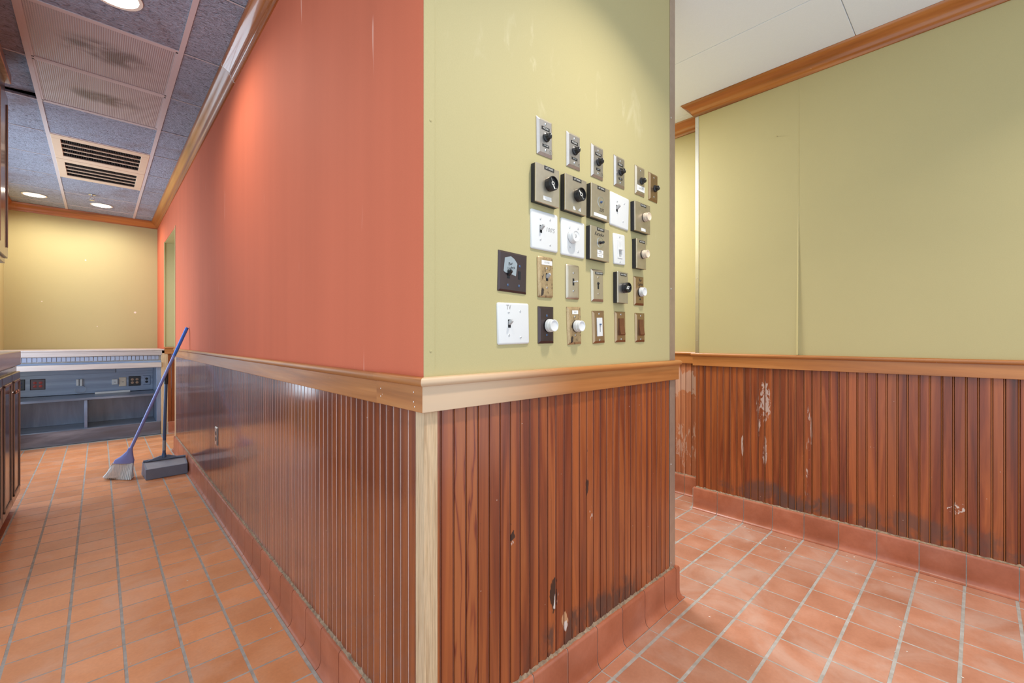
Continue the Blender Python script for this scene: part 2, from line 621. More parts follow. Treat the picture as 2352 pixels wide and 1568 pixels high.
# prismatic lens, dusty
t_ = NT('prismatic_lens')
p_ = t_.pos()
px = t_.n('ShaderNodeTexWave', wave_type='BANDS', bands_direction='X')
t_.l(p_, px.inputs[0])
px.inputs['Scale'].default_value = 34
py = t_.n('ShaderNodeTexWave', wave_type='BANDS', bands_direction='Y')
t_.l(p_, py.inputs[0])
py.inputs['Scale'].default_value = 34
pr_ = t_.math('MULTIPLY', px.outputs[1], py.outputs[1])
dn = t_.noise(p_, 5, 5, 0.6, 1.0)
db = t_.math('MAXIMUM', t_.blob(p_, (0.02, 3.46, 2.85), (0.26, 0.17, 1), 0.6), t_.blob(p_, (0.02, 4.12, 2.85), (0.24, 0.12, 1), 0.6))
c_ = t_.ramp(pr_, [(0.0, lin(156, 148, 152)), (0.6, lin(200, 192, 196))])
c_ = t_.mix(t_.math('MULTIPLY', db, t_.step(dn, 0.36, 0.62)), c_, lin(98, 84, 88))
t_.bump(pr_, 0.5, 0.004)
M['lens'] = t_.out(c_, 0.4, coat=0.2)
M['tbar'] = plain('painted_tee', lin(200, 192, 194), 0.5, 0.0, 0.05)
M['vent_frame'] = plain('vent_enamel', lin(214, 190, 166), 0.45, 0.0, 0.06)
M['vent_dark'] = plain('dirty_duct', lin(34, 26, 26), 0.8)
M['lamp_white'] = plain('lamp_reflector', lin(240, 236, 222), 0.4)
t_ = NT('lamp_glow')
t_.b.inputs['Emission Color'].default_value = (1.0, 0.93, 0.80, 1)
t_.b.inputs['Emission Strength'].default_value = 6.0
M['lamp_glow'] = t_.out(t_.hsv((0.9, 0.88, 0.8, 1), v=t_.math('ADD', t_.math('MULTIPLY', t_.noise(t_.obj(), 5), 0.1), 0.95)), 0.5)
M['black_void'] = plain('dark_plenum', lin(14, 12, 12), 0.9)

M['steel'] = plain('brushed_steel', lin(206, 200, 194), 0.36, 1.0, 0.10, 90)
M['steel_tan'] = plain('tarnished_steel', lin(206, 194, 174), 0.42, 1.0, 0.14, 40)
M['steel_brown'] = plain('brown_tarnished_steel', lin(176, 148, 116), 0.40, 1.0, 0.12, 50)
M['steel_guard'] = plain('dull_steel_corner', lin(176, 156, 138), 0.35, 0.55, 0.16, 25)
M['aluminium'] = plain('bright_aluminium', lin(214, 214, 214), 0.3, 1.0, 0.06, 60)
M['bronze'] = plain('dark_bronze_plate', lin(84, 72, 72), 0.30, 0.8, 0.06, 40)
t_ = NT('worn_brass')
n_ = t_.noise(t_.mapping(t_.obj(), (1, 1, 0.6)), 75, 5, 0.65, 0.8)
c_ = t_.ramp(n_, [(0.35, lin(70, 60, 56)), (0.42, lin(172, 146, 108)), (0.6, lin(190, 164, 124)), (0.8, lin(168, 136, 98))])
M['brass'] = t_.out(c_, 0.42, 0.55)
M['black_plastic'] = plain('black_plastic', lin(26, 26, 30), 0.28, 0.0, 0.15)
M['black_box'] = plain('black_wrinkle_enamel', lin(34, 35, 44), 0.45, 0.0, 0.25, 120, bump=0.3)
M['white_plastic'] = plain('white_plastic', lin(218, 218, 217), 0.32, 0.0, 0.015)
M['grey_plastic'] = plain('grey_plastic', lin(176, 176, 176), 0.35, 0.0, 0.04)
M['ivory'] = plain('ivory_plastic', lin(226, 206, 182), 0.35, 0.0, 0.05)
M['brown_plastic'] = plain('brown_plastic', lin(104, 62, 40), 0.22, 0.0, 0.08)
M['paper'] = plain('paper_label', lin(226, 224, 220), 0.6, 0.0, 0.04)
M['tape'] = plain('clear_tape', lin(150, 160, 165), 0.25, 0.0, 0.1)
M['ink'] = plain('ink', lin(28, 26, 30), 0.6)
M['ink_pale'] = plain('faded_ink', lin(150, 148, 146), 0.6)
M['emboss'] = plain('embossed_white', lin(214, 212, 206), 0.5)
M['tape_black'] = plain('embossing_tape_black', lin(30, 28, 28), 0.35)
M['slot'] = plain('slot_dark', lin(12, 14, 22), 0.5)

SLATE = [(0.3, lin(78, 96, 126)), (0.5, lin(104, 124, 154)), (0.7, lin(130, 148, 174))]  # dark unit; the blue of the daylight is put into its colour
M['slate'] = wood('dark_wood_daylight_blue', SLATE, 'x', 7, 0.08, 0.45, 0.2, 0.25, 0.06, 0.2, world=True)
M['slate_v'] = wood('dark_panel_daylight_blue', SLATE, 'z', 6, 0.15, 0.45, 0.2, 0.25, 0.08, 0.2, world=True)
M['slate_dark'] = wood('slate_dark_wood', [(0.3, lin(40, 48, 64)), (0.5, lin(62, 74, 94)), (0.72, lin(120, 126, 140))], 'x', 7, 0.10, 0.5, 0.1, 0.25, 0.06, 0.25, world=True)
M['grey_oak'] = wood('greyed_oak_rail', [(0.3, lin(150, 136, 132)), (0.5, lin(184, 172, 168)), (0.75, lin(206, 192, 180))], 'x', 9, 0.06, 0.45, 0.15, 0.25, 0.04, 0.16, world=True)
for k_ in ('slate', 'slate_v', 'slate_dark'):
    b_ = M[k_].node_tree.nodes['Principled BSDF']
    b_.inputs['Coat Weight'].default_value = 1.0
    b_.inputs['Coat IOR'].default_value = 1.9
    b_.inputs['Coat Roughness'].default_value = 0.3
M['mosaic'] = plain('glazed_grey_mosaic', lin(142, 150, 172), 0.2, 0.0, 0.25, 9, coat=0.4)
M['cab'] = wood('dark_cabinet_wood', [(0.3, lin(52, 38, 40)), (0.5, lin(88, 66, 66)), (0.72, lin(112, 84, 80))], 'z', 9, 0.06, 0.30, 0.6, 0.12, 0.05, 0.2)
M['cab_trim'] = wood('cabinet_trim_wood', [(0.3, lin(120, 96, 84)), (0.6, lin(168, 146, 128))], 'z', 9, 0.06, 0.4, 0.3, 0.15, 0.05, 0.2)
M['counter_lam'] = wood('grey_counter_edge', [(0.3, lin(128, 116, 114)), (0.6, lin(170, 158, 152))], 'y', 8, 0.06, 0.35, 0.4, 0.15, 0.04, 0.14, world=True)
M['broom_blue'] = plain('blue_plastic_handle', lin(138, 150, 214), 0.35, 0.0, 0.08)
M['broom_tip'] = plain('bright_blue_grip', lin(52, 116, 220), 0.3, 0.0, 0.05)
t_ = NT('broom_bristle')
v_ = t_.mapping(t_.obj(), (140, 140, 2))
n_ = t_.noise(v_, 1.0, 3)
M['bristle'] = t_.out(t_.ramp(n_, [(0.3, lin(196, 210, 216)), (0.6, lin(228, 236, 236))]), 0.6)
M['pan_grey'] = plain('grey_dustpan_plastic', lin(112, 126, 148), 0.4, 0.0, 0.12, 20)
M['pan_dust'] = plain('dusty_dustpan_top', lin(150, 150, 158), 0.7, 0.0, 0.2, 12)
M['pan_pole'] = plain('blue_grey_pole', lin(76, 98, 132), 0.35, 0.1, 0.1)
M['red_socket'] = plain('red_socket', lin(196, 70, 56), 0.4)
M['tan_socket'] = plain('tan_socket', lin(190, 150, 120), 0.4)
M['flake'] = plain('paint_flake', lin(226, 214, 200), 0.8)

ZC = 2.84          # ceiling height
XA, YB, XB2 = 0.60, 0.962, 1.935
XC, YC, XE = 3.077, 1.372, 3.29
YD, XF = 7.97, -0.83
BH = 0.147         # tile base height
RB, RT = 1.006, 1.094   # chair rail bottom / top
DO0, DO1, DOZ = 5.95, 7.06, 2.41   # doorway in the orange wall


def struct(name, mb, mat, label, cat, smooth=False):
    o = mb.build(name, mat, None, smooth)
    return tag(o, label, cat, kind='structure')


# ------------------------------------------------------------------ floors
def tile_mesh(name, w_, d_, mat, h=0.010, b=0.0005):
    x, y = w_ / 2, d_ / 2
    mb = MB()
    vs = [(-x, -y, -h), (x, -y, -h), (x, y, -h), (-x, y, -h), (-x, -y, -b), (x, -y, -b), (x, y, -b), (-x, y, -b),
          (-x + b, -y + b, 0), (x - b, -y + b, 0), (x - b, y - b, 0), (-x + b, y - b, 0)]
    fs = [(8, 9, 10, 11)]
    for i in range(4):
        j = (i + 1) % 4
        fs += [(i, j, 4 + j, 4 + i), (4 + i, 4 + j, 8 + j, 8 + i)]
    mb.add(vs, fs)
    return mb.mesh(name, mat)


fl_l = struct('floor', MB().box(XF, 0.64, 0.9, 7.97, -0.08, -0.0007).box(0.64, 1.5, 5.0, 7.5, -0.08, -0.0007), M['grout'],
              'orange quarry tile corridor floor with wide grey joints running away', 'floor')
fl_r = struct('floor', MB().box(0.563, 3.4, -1.4, 0.99, -0.08, -0.0007).box(1.9, 3.4, 0.99, 4.2, -0.08, -0.0007).box(-1.2, 0.563, -1.4, 0.9, -0.08, -0.0007), M['grout'],
              'dusty pale quarry tile floor of the hall on the right', 'floor')


def lay(parent, xs, ys, gx, gy, mat, extra_if=None, skip=None):
    """xs, ys: joint centre lines; tiles between consecutive lines"""
    cache = {}
    extra = MB()
    for i in range(len(xs) - 1):
        for j in range(len(ys) - 1):
            w_, d_ = xs[i + 1] - xs[i] - gx, ys[j + 1] - ys[j] - gy
            cx_, cy_ = (xs[i] + xs[i + 1]) / 2, (ys[j] + ys[j + 1]) / 2
            if skip and skip(cx_, cy_):
                continue
            if extra_if and extra_if(cx_, cy_):
                extra.box(cx_ - w_ / 2, cx_ + w_ / 2, cy_ - d_ / 2, cy_ + d_ / 2, -0.01, 0)
                continue
            k = (round(w_, 4), round(d_, 4))
            if k not in cache:
                cache[k] = tile_mesh('floor_tile', w_, d_, mat)
            place('tile', cache[k], parent, (cx_, cy_, random.uniform(-0.0002, 0.0003)),
                  (random.gauss(0, 0.0012), random.gauss(0, 0.0012), random.gauss(0, 0.0012)))
    if extra.v:
        o = extra.build('tile_field', mat, parent)
        o['kind'] = 'stuff'


lx = [0.0705 + k * 0.1637 for k in range(-5, 3)] + [0.5575]
ly = [1.6285 + k * 0.1624 for k in range(-4, 40)]
lay(fl_l, lx, [y for y in ly if y < 7.1], 0.0100, 0.0078, M['tile_l'],
    extra_if=lambda x, y: y < 1.45 or x < -0.45 or (x < -0.1 and y < 2.2), skip=lambda x, y: y < 0.95)
lx2 = [0.5616 + 0.1637 * k for k in range(0, 5)]
lay(fl_l, lx2, [y for y in ly if 5.4 < y < 7.25], 0.0100, 0.0078, M['tile_l'], skip=lambda x, y: y < 6.0 or y > 7.0)
rx = [1.645 + k * 0.1657 for k in range(-6, 9)] + [3.045]
ry = [0.0452 + k * 0.1665 for k in range(-8, 6)]
lay(fl_r, rx, ry, 0.0072, 0.0112, M['tile_r'], extra_if=lambda x, y: y < -0.35 or x < 1.0)
rx3 = [1.645 + k * 0.1657 for k in range(-6, 3)]
lay(fl_r, rx3, [0.8797, 0.929], 0.0042, 0.0090, M['tile_r'], extra_if=lambda x, y: x < 0.9)
ry2 = [0.8777 + k * 0.1675 for k in range(0, 12)]
rx2 = [1.645 + k * 0.1657 for k in range(2, 9)]
lay(fl_r, rx2 + [3.045], [y for y in ry2 if y < 1.45], 0.0072, 0.0112, M['tile_r'])
lay(fl_r, rx2 + [3.1363, 3.258], [y for y in ry2 if y > 1.35], 0.0072, 0.0112, M['tile_r'], extra_if=lambda x, y: y > 2.3)

# ------------------------------------------------------------------ ceilings
ceil_l = struct('ceiling', MB().box(XF - 0.1, XA, 0.6, YD, ZC + 0.10, ZC + 0.16), M['black_void'],
                'suspended grid ceiling of stained fissured tiles over the corridor', 'ceiling')
ceil_r = struct('ceiling', MB().box(XA + 0.01, 3.42, -2.2, 4.2, ZC + 0.012, ZC + 0.10).box(-2.2, XA + 0.01, -2.2, 0.6, ZC + 0.012, ZC + 0.10), M['white_ceiling'],
                'smooth white panel ceiling over the hall on the right', 'ceiling')
for k, (x0, x1, y0, y1) in enumerate([(1.30, 2.526, 0.460, 1.68), (2.530, 3.152, 0.460, 1.68), (3.156, 3.40, 0.460, 1.68), (1.30, 2.526, -0.76, 0.456), (2.530, 3.152, -0.76, 0.456),
                                      (2.530, 3.152, 1.684, 2.9), (1.96, 2.526, 1.684, 2.9), (3.156, 3.40, 1.684, 2.9)]):
    MB().bbox(x0, x1, y0, y1, ZC + 0.004, ZC + 0.014, 0.0012).build('ceiling_panel', M['white_ceiling'], ceil_r)

T1X, T2X, TEDGE = -0.300, 0.343, 0.55
TY = [3.147 + 0.6435 * k for k in range(-3, 8)] + [7.93]
cols = [(-0.80, T1X), (T1X, T2X), (T2X, TEDGE)]
LENS = {(1, 3), (1, 4)}
VENT = {(1, 6), (1, 7)}
TY_I = {round(y, 3): i for i, y in enumerate(TY)}
ct_cache = {}


def ceil_tile(x0, x1, y0, y1):
    k = (round(x1 - x0, 3), round(y1 - y0, 3))
    if k not in ct_cache:
        mb = MB()
        mb.bbox(-k[0] / 2, k[0] / 2, -k[1] / 2, k[1] / 2, 0, 0.018, 0.004)
        ct_cache[k] = mb.mesh('acoustic_tile', M['acoustic'])
    return ct_cache[k]


LAMPS = [(-0.54, 7.385, 0), (0.02, 7.395, 1), (0.055, 2.83, 1)]


def ring_tile(x0, x1, y0, y1, cx_, cy_, r):
    """tile with a round hole for a lamp"""
    mb = MB()
    n = 32
    z = 0.0
    inner, outer = [], []
    for s in range(n):
        a = 2 * PI * s / n + PI / n
        c, s_ = math.cos(a), math.sin(a)
        inner.append((cx_ + r * c, cy_ + r * s_))
        tx = ((x1 if c > 0 else x0) - cx_) / c
        ty = ((y1 if s_ > 0 else y0) - cy_) / s_
        q = min(tx, ty)
        outer.append((cx_ + q * c, cy_ + q * s_))
    vs = [(a, b, ZC + 0.002) for a, b in inner] + [(a, b, ZC + 0.002) for a, b in outer] + [(a, b, ZC + 0.02) for a, b in inner] + [(a, b, ZC + 0.02) for a, b in outer]
    fs = []
    for i in range(n):
        j = (i + 1) % n
        fs += [(i, j, n + j, n + i), (2 * n + i, 2 * n + j, 3 * n + j, 3 * n + i), (i, j, 2 * n + j, 2 * n + i), (n + i, n + j, 3 * n + j, 3 * n + i)]
    # corner fill
    for (ox, oy) in ((x0, y0), (x1, y0), (x1, y1), (x0, y1)):
        best = sorted(range(n), key=lambda i: (outer[i][0] - ox) ** 2 + (outer[i][1] - oy) ** 2)[:2]
        k = len(vs)
        vs.append((ox, oy, ZC + 0.002))
        fs.append((n + best[0], n + best[1], k))
    mb.add(vs, fs)
    return mb


for ci, (x0, x1) in enumerate(cols):
    for ri in range(len(TY) - 1):
        y0, y1 = TY[ri], TY[ri + 1]
        if (ci, ri) in LENS or (ci, ri) in VENT:
            continue
        a0, a1, b0, b1 = x0 + 0.006, x1 - 0.006, y0 + 0.005, y1 - 0.005
        lamp = [l for l in LAMPS if l[2] == ci and y0 < l[1] < y1]
        if lamp:
            ring_tile(a0, a1, b0, b1, lamp[0][0], lamp[0][1], 0.094).build('ceiling_tile', M['acoustic'], ceil_l)
            continue
        rot = (random.gauss(0, 0.002), random.gauss(0, 0.002), 0)
        z = ZC + 0.002
        if ci == 0 and ri == 4:          # one tile sits tipped up off its tee
            rot = (-0.06, -0.06, 0)
            z = ZC + 0.040
        place('ceiling_tile', ceil_tile(a0, a1, b0, b1), ceil_l, ((a0 + a1) / 2, (b0 + b1) / 2, z), rot)
for tx in (T1X, T2X):
    MB().box(tx - 0.012, tx + 0.012, 1.2, 7.93, ZC - 0.003, ZC + 0.001).box(tx - 0.001, tx + 0.001, 1.2, 7.93, ZC, ZC + 0.03).build('main_tee', M['tbar'], ceil_l)
for ri, y in enumerate(TY[:-1]):
    for ci, (x0, x1) in enumerate(cols):
        thin = 0.003 if ci != 1 else 0.006
        if ci == 1 and ri in (3, 4, 5, 6, 7, 8):
            thin = 0.010
        MB().box(x0 + 0.012, x1 - 0.012, y - thin, y + thin, ZC - 0.0015, ZC + 0.002).build('cross_tee', M['tbar'], ceil_l)

# light panels with prismatic lenses
for ri, lab in ((3, 'nearer of two dusty prismatic ceiling light panels, large grey smudge'), (4, 'further of two dusty prismatic ceiling light panels, next to tile before vents')):
    y0, y1 = TY[ri] + 0.010, TY[ri + 1] - 0.010
    t = thing('light_panel', lab, 'light panel', (0.5 * (T1X + T2X), (y0 + y1) / 2, ZC), group='unlit lens panels in the grid ceiling')
    hx, hy_ = (T2X - T1X) / 2 - 0.012, (y1 - y0) / 2
    mb = MB()
    mb.box(-hx, hx, -hy_, -hy_ + 0.012, -0.001, 0.006).box(-hx, hx, hy_ - 0.012, hy_, -0.001, 0.006).box(-hx, -hx + 0.01, -hy_, hy_, -0.001, 0.006).box(hx - 0.01, hx, -hy_, hy_, -0.001, 0.006)
    mb.build('frame', M['tbar'], t)
    MB().box(-hx + 0.008, hx - 0.008, -hy_ + 0.01, hy_ - 0.01, 0.002, 0.008).build('lens', M['lens'], t)

# return-air grilles
for ri, lab in ((6, 'nearer of two slotted ceiling air vents in cream frame'), (7, 'further of two slotted ceiling air vents, beside sprinkler')):
    y0, y1 = TY[ri] + 0.006, TY[ri + 1] - 0.006
    t = thing('air_vent', lab, 'vent', (0.5 * (T1X + T2X), (y0 + y1) / 2, ZC), group='ceiling air vents')
    hx, hy_ = (T2X - T1X) / 2 - 0.012, (y1 - y0) / 2
    fx, fy = 0.055, 0.085
    mb = MB()
    mb.bbox(-hx, hx, -hy_, -hy_ + fy, -0.006, 0.004, 0.002).bbox(-hx, hx, hy_ - fy, hy_, -0.006, 0.004, 0.002)
    mb.bbox(-hx, -hx + fx, -hy_ + fy, hy_ - fy, -0.006, 0.004, 0.002).bbox(hx - fx, hx, -hy_ + fy, hy_ - fy, -0.006, 0.004, 0.002)
    mb.build('frame', M['vent_frame'], t)
    MB().box(-hx + fx, hx - fx, -hy_ + fy, hy_ - fy, 0.05, 0.055).build('duct', M['vent_dark'], t)
    for k in range(1, 4):
        yy = -hy_ + fy + (2 * hy_ - 2 * fy) * k / 4
        MB().box(-hx + fx, hx - fx, yy - 0.007, yy + 0.007, -0.004, 0.004).build('bar', M['vent_frame'], t)
    mb = MB()
    nf = 46
    for k in range(nf):
        xx = -hx + fx + (2 * hx - 2 * fx) * (k + 0.5) / nf
        mb.box(xx - 0.0016, xx + 0.0016, -hy_ + fy, hy_ - fy, 0.004, 0.014)
    o = mb.build('fins', M['vent_dark'], t)
    o['kind'] = 'stuff'

# recessed lamps
labs = ['lit recessed downlight in left corner of the corridor ceiling, by crown moulding', 'lit recessed downlight at the far end of the corridor ceiling, below sprinkler',
        'lit recessed downlight nearest the viewer at the top edge of ceiling']
pw = [12, 12, 13]
for k, (lx_, ly_, ci) in enumerate(LAMPS):
    t = thing('recessed_light', labs[k], 'light', (lx_, ly_, ZC), group='recessed downlights')
    MB().lathe([(0.096, -0.001), (0.104, 0.003), (0.103, 0.005), (0.088, 0.004), (0.088, -0.002)], 40, '-z', caps=False).build('trim_ring', M['lamp_white'], t, True)
    MB().lathe([(0.090, 0.000), (0.082, -0.03), (0.070, -0.075)], 40, '-z', caps=False).build('reflector', M['lamp_white'], t, True)
    MB().lathe([(0.070, -0.062), (0.0001, -0.050)], 32, '-z').build('bulb', M['lamp_glow'], t, True)
    d = bpy.data.lights.new('lamp_beam', 'AREA')
    d.shape = 'DISK'
    d.size = 0.12
    d.energy = pw[k]
    d.color = WARM
    d.spread = R(160)
    lo = bpy.data.objects.new('lamp_beam', d)
    COL.objects.link(lo)
    lo.location = (0, 0, 0.02)
    lo.parent = t

# sprinkler head
t = thing('sprinkler', 'small chrome sprinkler head hanging between ceiling tiles', 'sprinkler', (-0.06, 6.93, ZC))
MB().lathe([(0.030, 0.0), (0.032, 0.003), (0.018, 0.008)], 24, '-z').build('escutcheon', M['aluminium'], t, True)
MB().tube([(0, 0, 0), (0, 0, -0.03)], 0.010).build('body', M['aluminium'], t, True)
mb = MB().tube([(-0.008, 0, -0.025), (-0.020, 0, -0.045), (-0.004, 0, -0.065)], 0.004, 8).tube([(0.008, 0, -0.025), (0.020, 0, -0.045), (0.004, 0, -0.065)], 0.004, 8)
mb.build('yoke', M['aluminium'], t, True)
MB().lathe([(0.022, 0.064), (0.024, 0.066), (0.004, 0.068)], 16, '-z').build('deflector', M['aluminium'], t, True)

# ------------------------------------------------------------------ walls
wA = struct('wall_left', MB().box(XA, XA + 0.12, YB + 0.12, DO0, RB, 2.95).box(XA + 0.012, XA + 0.12, YB + 0.14, DO0, 0, RB)
            .box(XA, XA + 0.12, DO0, DO1 + 0.004, DOZ + 0.004, 2.95).box(XA, XA + 0.12, DO1 + 0.004, YD, 0, 2.95).box(XA, XA + 0.02, YB + 0.0005, YB + 0.12, RB, 2.95), M['orange'],
            'long salmon orange corridor wall above dark wood wainscot', 'wall')
wB = struct('wall_centre', MB().box(XA + 0.001, XB2, YB, YB + 0.12, RB, 2.95).box(XA + 0.02, XB2, YB + 0.012, YB + 0.12, 0, RB).box(XB2 - 0.12, XB2, YB + 0.12, 4.2, 0, 2.95), M['green_b'],
            'olive end wall carrying the rows of switch plates', 'wall')
wC = struct('wall_right', MB().box(XC, XE, -1.4, YC, RB, 2.95).box(XC + 0.012, XE, -1.4, YC, 0, RB), M['green'],
            'olive wall on the right above scuffed wainscot', 'wall')
wE = struct('wall_recess', MB().box(XE, XE + 0.12, 0.9, 4.2, RB, 2.95).box(XE + 0.012, XE + 0.12, 0.9, 4.2, 0, RB), M['green'],
            'bright recessed olive wall past the end of the right wall', 'wall')
wD = struct('wall_far', MB().box(XF - 0.12, XA + 0.5, YD, YD + 0.12, 0, 2.95), M['green'],
            'olive far wall at the end of the corridor', 'wall')
wF = struct('wall_cabinets', MB().box(XF - 0.12, XF, 2.9, 4.72, 0, 2.95).box(XF - 0.12, XF, 7.0, YD, 0, 2.95).box(XF - 0.12, XF, 4.72, 7.0, 0, 0.40).box(XF - 0.12, XF, 4.72, 7.0, 2.66, 2.95), M['green'],
            'olive side wall behind the corridor cabinets at far left', 'wall')
wJ = struct('wall_doorway', MB().box(XA + 0.004, 1.3, DO1, DO1 + 0.12, 0, 2.6).box(XA + 0.004, 1.3, DO0, DO1, DOZ, DOZ + 0.1).box(1.3, 1.4, 5.0, 7.2, 0, 2.6).box(XA + 0.12, 1.3, 5.3, 5.4, 0, 2.6), M['green'],
            'olive reveal of the open doorway in the orange wall', 'wall')
wn = struct('added_window_1', MB().box(XF - 0.10, XF + 0.012, 4.68, 4.73, 0.36, 2.70).box(XF - 0.10, XF + 0.012, 6.99, 7.035, 0.36, 2.70).box(XF - 0.10, XF + 0.012, 4.73, 6.99, 2.65, 2.70)
            .box(XF - 0.10, XF + 0.03, 4.68, 7.035, 0.36, 0.41).box(XF - 0.08, XF - 0.03, 5.84, 5.88, 0.41, 2.65), M['grey_oak'],
            'added unseen side window past the cabinets that lets daylight into the corridor', 'window')  # window and its wall opening put in for bluish daylight, none is seen
# rim of the doorway opening
MB().box(XA - 0.004, XA + 0.006, DO1 - 0.012, DO1 + 0.006, RT, DOZ + 0.01).box(XA - 0.004, XA + 0.006, DO0 - 0.008, DO0 + 0.012, RT, DOZ + 0.01).build('edge_bead', M['green'], wJ)

for (x_, z_, r_) in ((-0.13, 2.22, 0.009), (0.36, 1.56, 0.014), (-0.52, 1.66, 0.007), (-0.02, 1.36, 0.006)):
    MB().lathe([(r_, 0.0), (r_ * 0.7, 0.0012), (0.0001, 0.0015)], 7, '-y', (x_, YD, z_)).build('plaster_chip', M['flake'], wD)

# painted corner guard between orange and olive wall
tr = struct('trim_1', MB().box(XA - 0.002, XA + 0.030, YB - 0.0018, YB + 0.01, RT - 0.01, 2.9), M['green'],
            'olive painted corner guard where the two walls meet', 'corner guard')
MB().box(XA - 0.0022, XA + 0.01, YB + 0.0004, YB + 0.028, RT - 0.01, 2.9).build('orange_flange', M['orange'], tr)
for z in (1.16, 1.75, 2.25):
    MB().lathe([(0.0035, 0.0), (0.0035, 0.001), (0.0001, 0.002)], 12, '-y', (XA + 0.018, YB - 0.0018, z)).build('screw', M['green'], tr, True)
tr = struct('trim_2', MB().box(1.889, XB2 + 0.002, YB - 0.002, YB + 0.01, BH, 2.9).box(XB2, XB2 + 0.002, YB, YB + 0.05, BH, 2.9), M['steel_guard'],
            'dull steel corner guard at the right end of the switch wall', 'corner guard')
for z in (0.17, 0.62, 1.42, 2.2):
    MB().lathe([(0.0045, 0.0), (0.0045, 0.001), (0.0001, 0.003)], 12, '-y', (1.9, YB - 0.002, z)).build('screw', M['aluminium'], tr, True)
tr = struct('trim_3', MB().box(XC - 0.002, XC + 0.01, YC - 0.022, YC + 0.002, RT, 2.77).box(XC, XC + 0.02, YC, YC + 0.002, RT, 2.77), M['aluminium'],
            'thin bright aluminium strip on the corner of the right wall', 'corner guard')
for z in (1.18, 1.62, 2.10, 2.68):
    MB().lathe([(0.004, 0.0), (0.004, 0.001), (0.0001, 0.002)], 10, '-x', (XC - 0.002, YC - 0.010, z)).build('screw', M['steel'], tr, True)

# loose wall-covering seam on the right wall: lifted lip
mb = MB()
n = 26
for i in range(n):
    u = i / (n - 1)
    z = 1.096 + u * 0.94
    lift = 0.013 * (1 - u) ** 1.3 + 0.0006
    wd = 0.012 * (1 - u) ** 0.8 + 0.002
    mb.v += [(XC - 0.0002, 0.744 + wd, z), (XC - lift * 0.75, 0.744 + wd * 0.25, z), (XC - lift, 0.744, z), (XC - 0.0002, 0.7425, z)]
for i in range(n - 1):
    for k in range(3):
        mb.f.append((i * 4 + k, i * 4 + k + 1, i * 4 + 5 + k, i * 4 + 4 + k))
mb.build('loose_seam', M['green'], wC, True)
MB().box(XC - 0.0006, XC + 0.002, 0.7405, 0.7425, 2.0, 2.77).build('seam', M['green'], wC)
t = thing('nail', 'single bent nail sticking out of the right wall', 'nail', (XC, 0.857, 2.4536))
MB().tube([(0.004, 0, 0), (-0.018, 0, -0.001)], 0.0013, 8).build('shank', M['steel'], t, True)
MB().lathe([(0.0001, 0.017), (0.0034, 0.0175), (0.0034, 0.019), (0.0001, 0.0195)], 10, '-x', (0, 0, -0.001)).build('head', M['green'], t, True)


# ------------------------------------------------------------------ wainscot boards
def board_mesh(name, p, mat, bead=None, z0=BH - 0.01, z1=RB + 0.006, g=1.0):
    pr = [(0.0003, 0.0105), (0.0003, 0.0045), (0.0008, 0.0006), (0.0018, 0.0), (p - 0.0066 * g, 0.0), (p - 0.0060 * g, 0.0006), (p - 0.0054 * g, 0.0048),
          (p - 0.0046 * g, 0.0016), (p - 0.0030 * g, 0.0006), (p - 0.0016 * g, 0.0016), (p - 0.0007, 0.0048), (p - 0.0007, 0.0105)]
    mb = MB()
    mb.prism(pr, lambda a, b: (a, b, z0), lambda a, b: (a, b, z1))
    me = mb.mesh(name, mat)
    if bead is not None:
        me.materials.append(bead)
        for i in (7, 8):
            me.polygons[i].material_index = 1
    return me


def boards(parent, mat, edges, axis, plane, bead=None, g=1.0):
    cache = {}
    for a, b in zip(edges[:-1], edges[1:]):
        k = round(b - a, 4)
        if k not in cache:
            cache[k] = board_mesh('beaded_board', k, mat, bead, g=g)
        if axis == 'x':
            me = cache[k]
            if parent is wB and 0.68 < a < 0.75:
                me = board_mesh('figured_board', k, M['board_fig'], bead, g=g)
            place('board', me, parent, (a, plane, 0), (0, 0, 0))
        else:
            place('board', cache[k], parent, (plane, b, 0), (0, 0, -PI / 2))


def run(start, stop, p1, p2):
    e, k = [start], 0
    while e[-1] < stop - 1e-6:
        e.append(min(stop, e[-1] + (p1 if k % 2 == 0 else p2)))
        k += 1
    return e


boards(wB, M['board_b'], [0.6385] + [0.6521 + 0.0415 * k for k in range(30)] + [1.889], 'x', YB, M['bead_b'])
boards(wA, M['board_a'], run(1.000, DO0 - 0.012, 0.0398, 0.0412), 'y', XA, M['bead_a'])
boards(wC, M['board_c'], run(-1.354, YC, 0.0402, 0.0442), 'y', XC, M['bead_c'], 1.35)
boards(wE, M['board_e'], run(YC + 0.0, 3.0, 0.0402, 0.0442), 'y', XE)
boards(wJ, M['board_a'], run(0.63, 1.2, 0.0402, 0.0442), 'x', DO1 - 0.012)
# pale oak corner post between the two wainscots
post = struct('trim_4', sweep([(0.6, 1.0), (0.6, 0.962), (0.638, 0.962)], [(0.002, BH - 0.01), (0.002, RB + 0.01), (-0.016, RB + 0.01), (-0.016, BH - 0.01)]), M['oak_pale'],
              'worn pale oak corner post below the chair rail', 'corner post')
post2 = struct('trim_5', MB().bbox(XA - 0.033, XA + 0.035, DO1 - 0.020, DO1 + 0.03, 0, RB + 0.01, 0.003), M['oak_pale'],
               'pale wooden post at the far side of the doorway', 'corner post')
post3 = struct('trim_6', MB().bbox(XA - 0.004, XA + 0.03, DO0 - 0.014, DO0 + 0.022, BH - 0.01, RB + 0.01, 0.003), M['oak_pale'],
               'slim grey corner strip ending the orange wall wainscot', 'corner post')

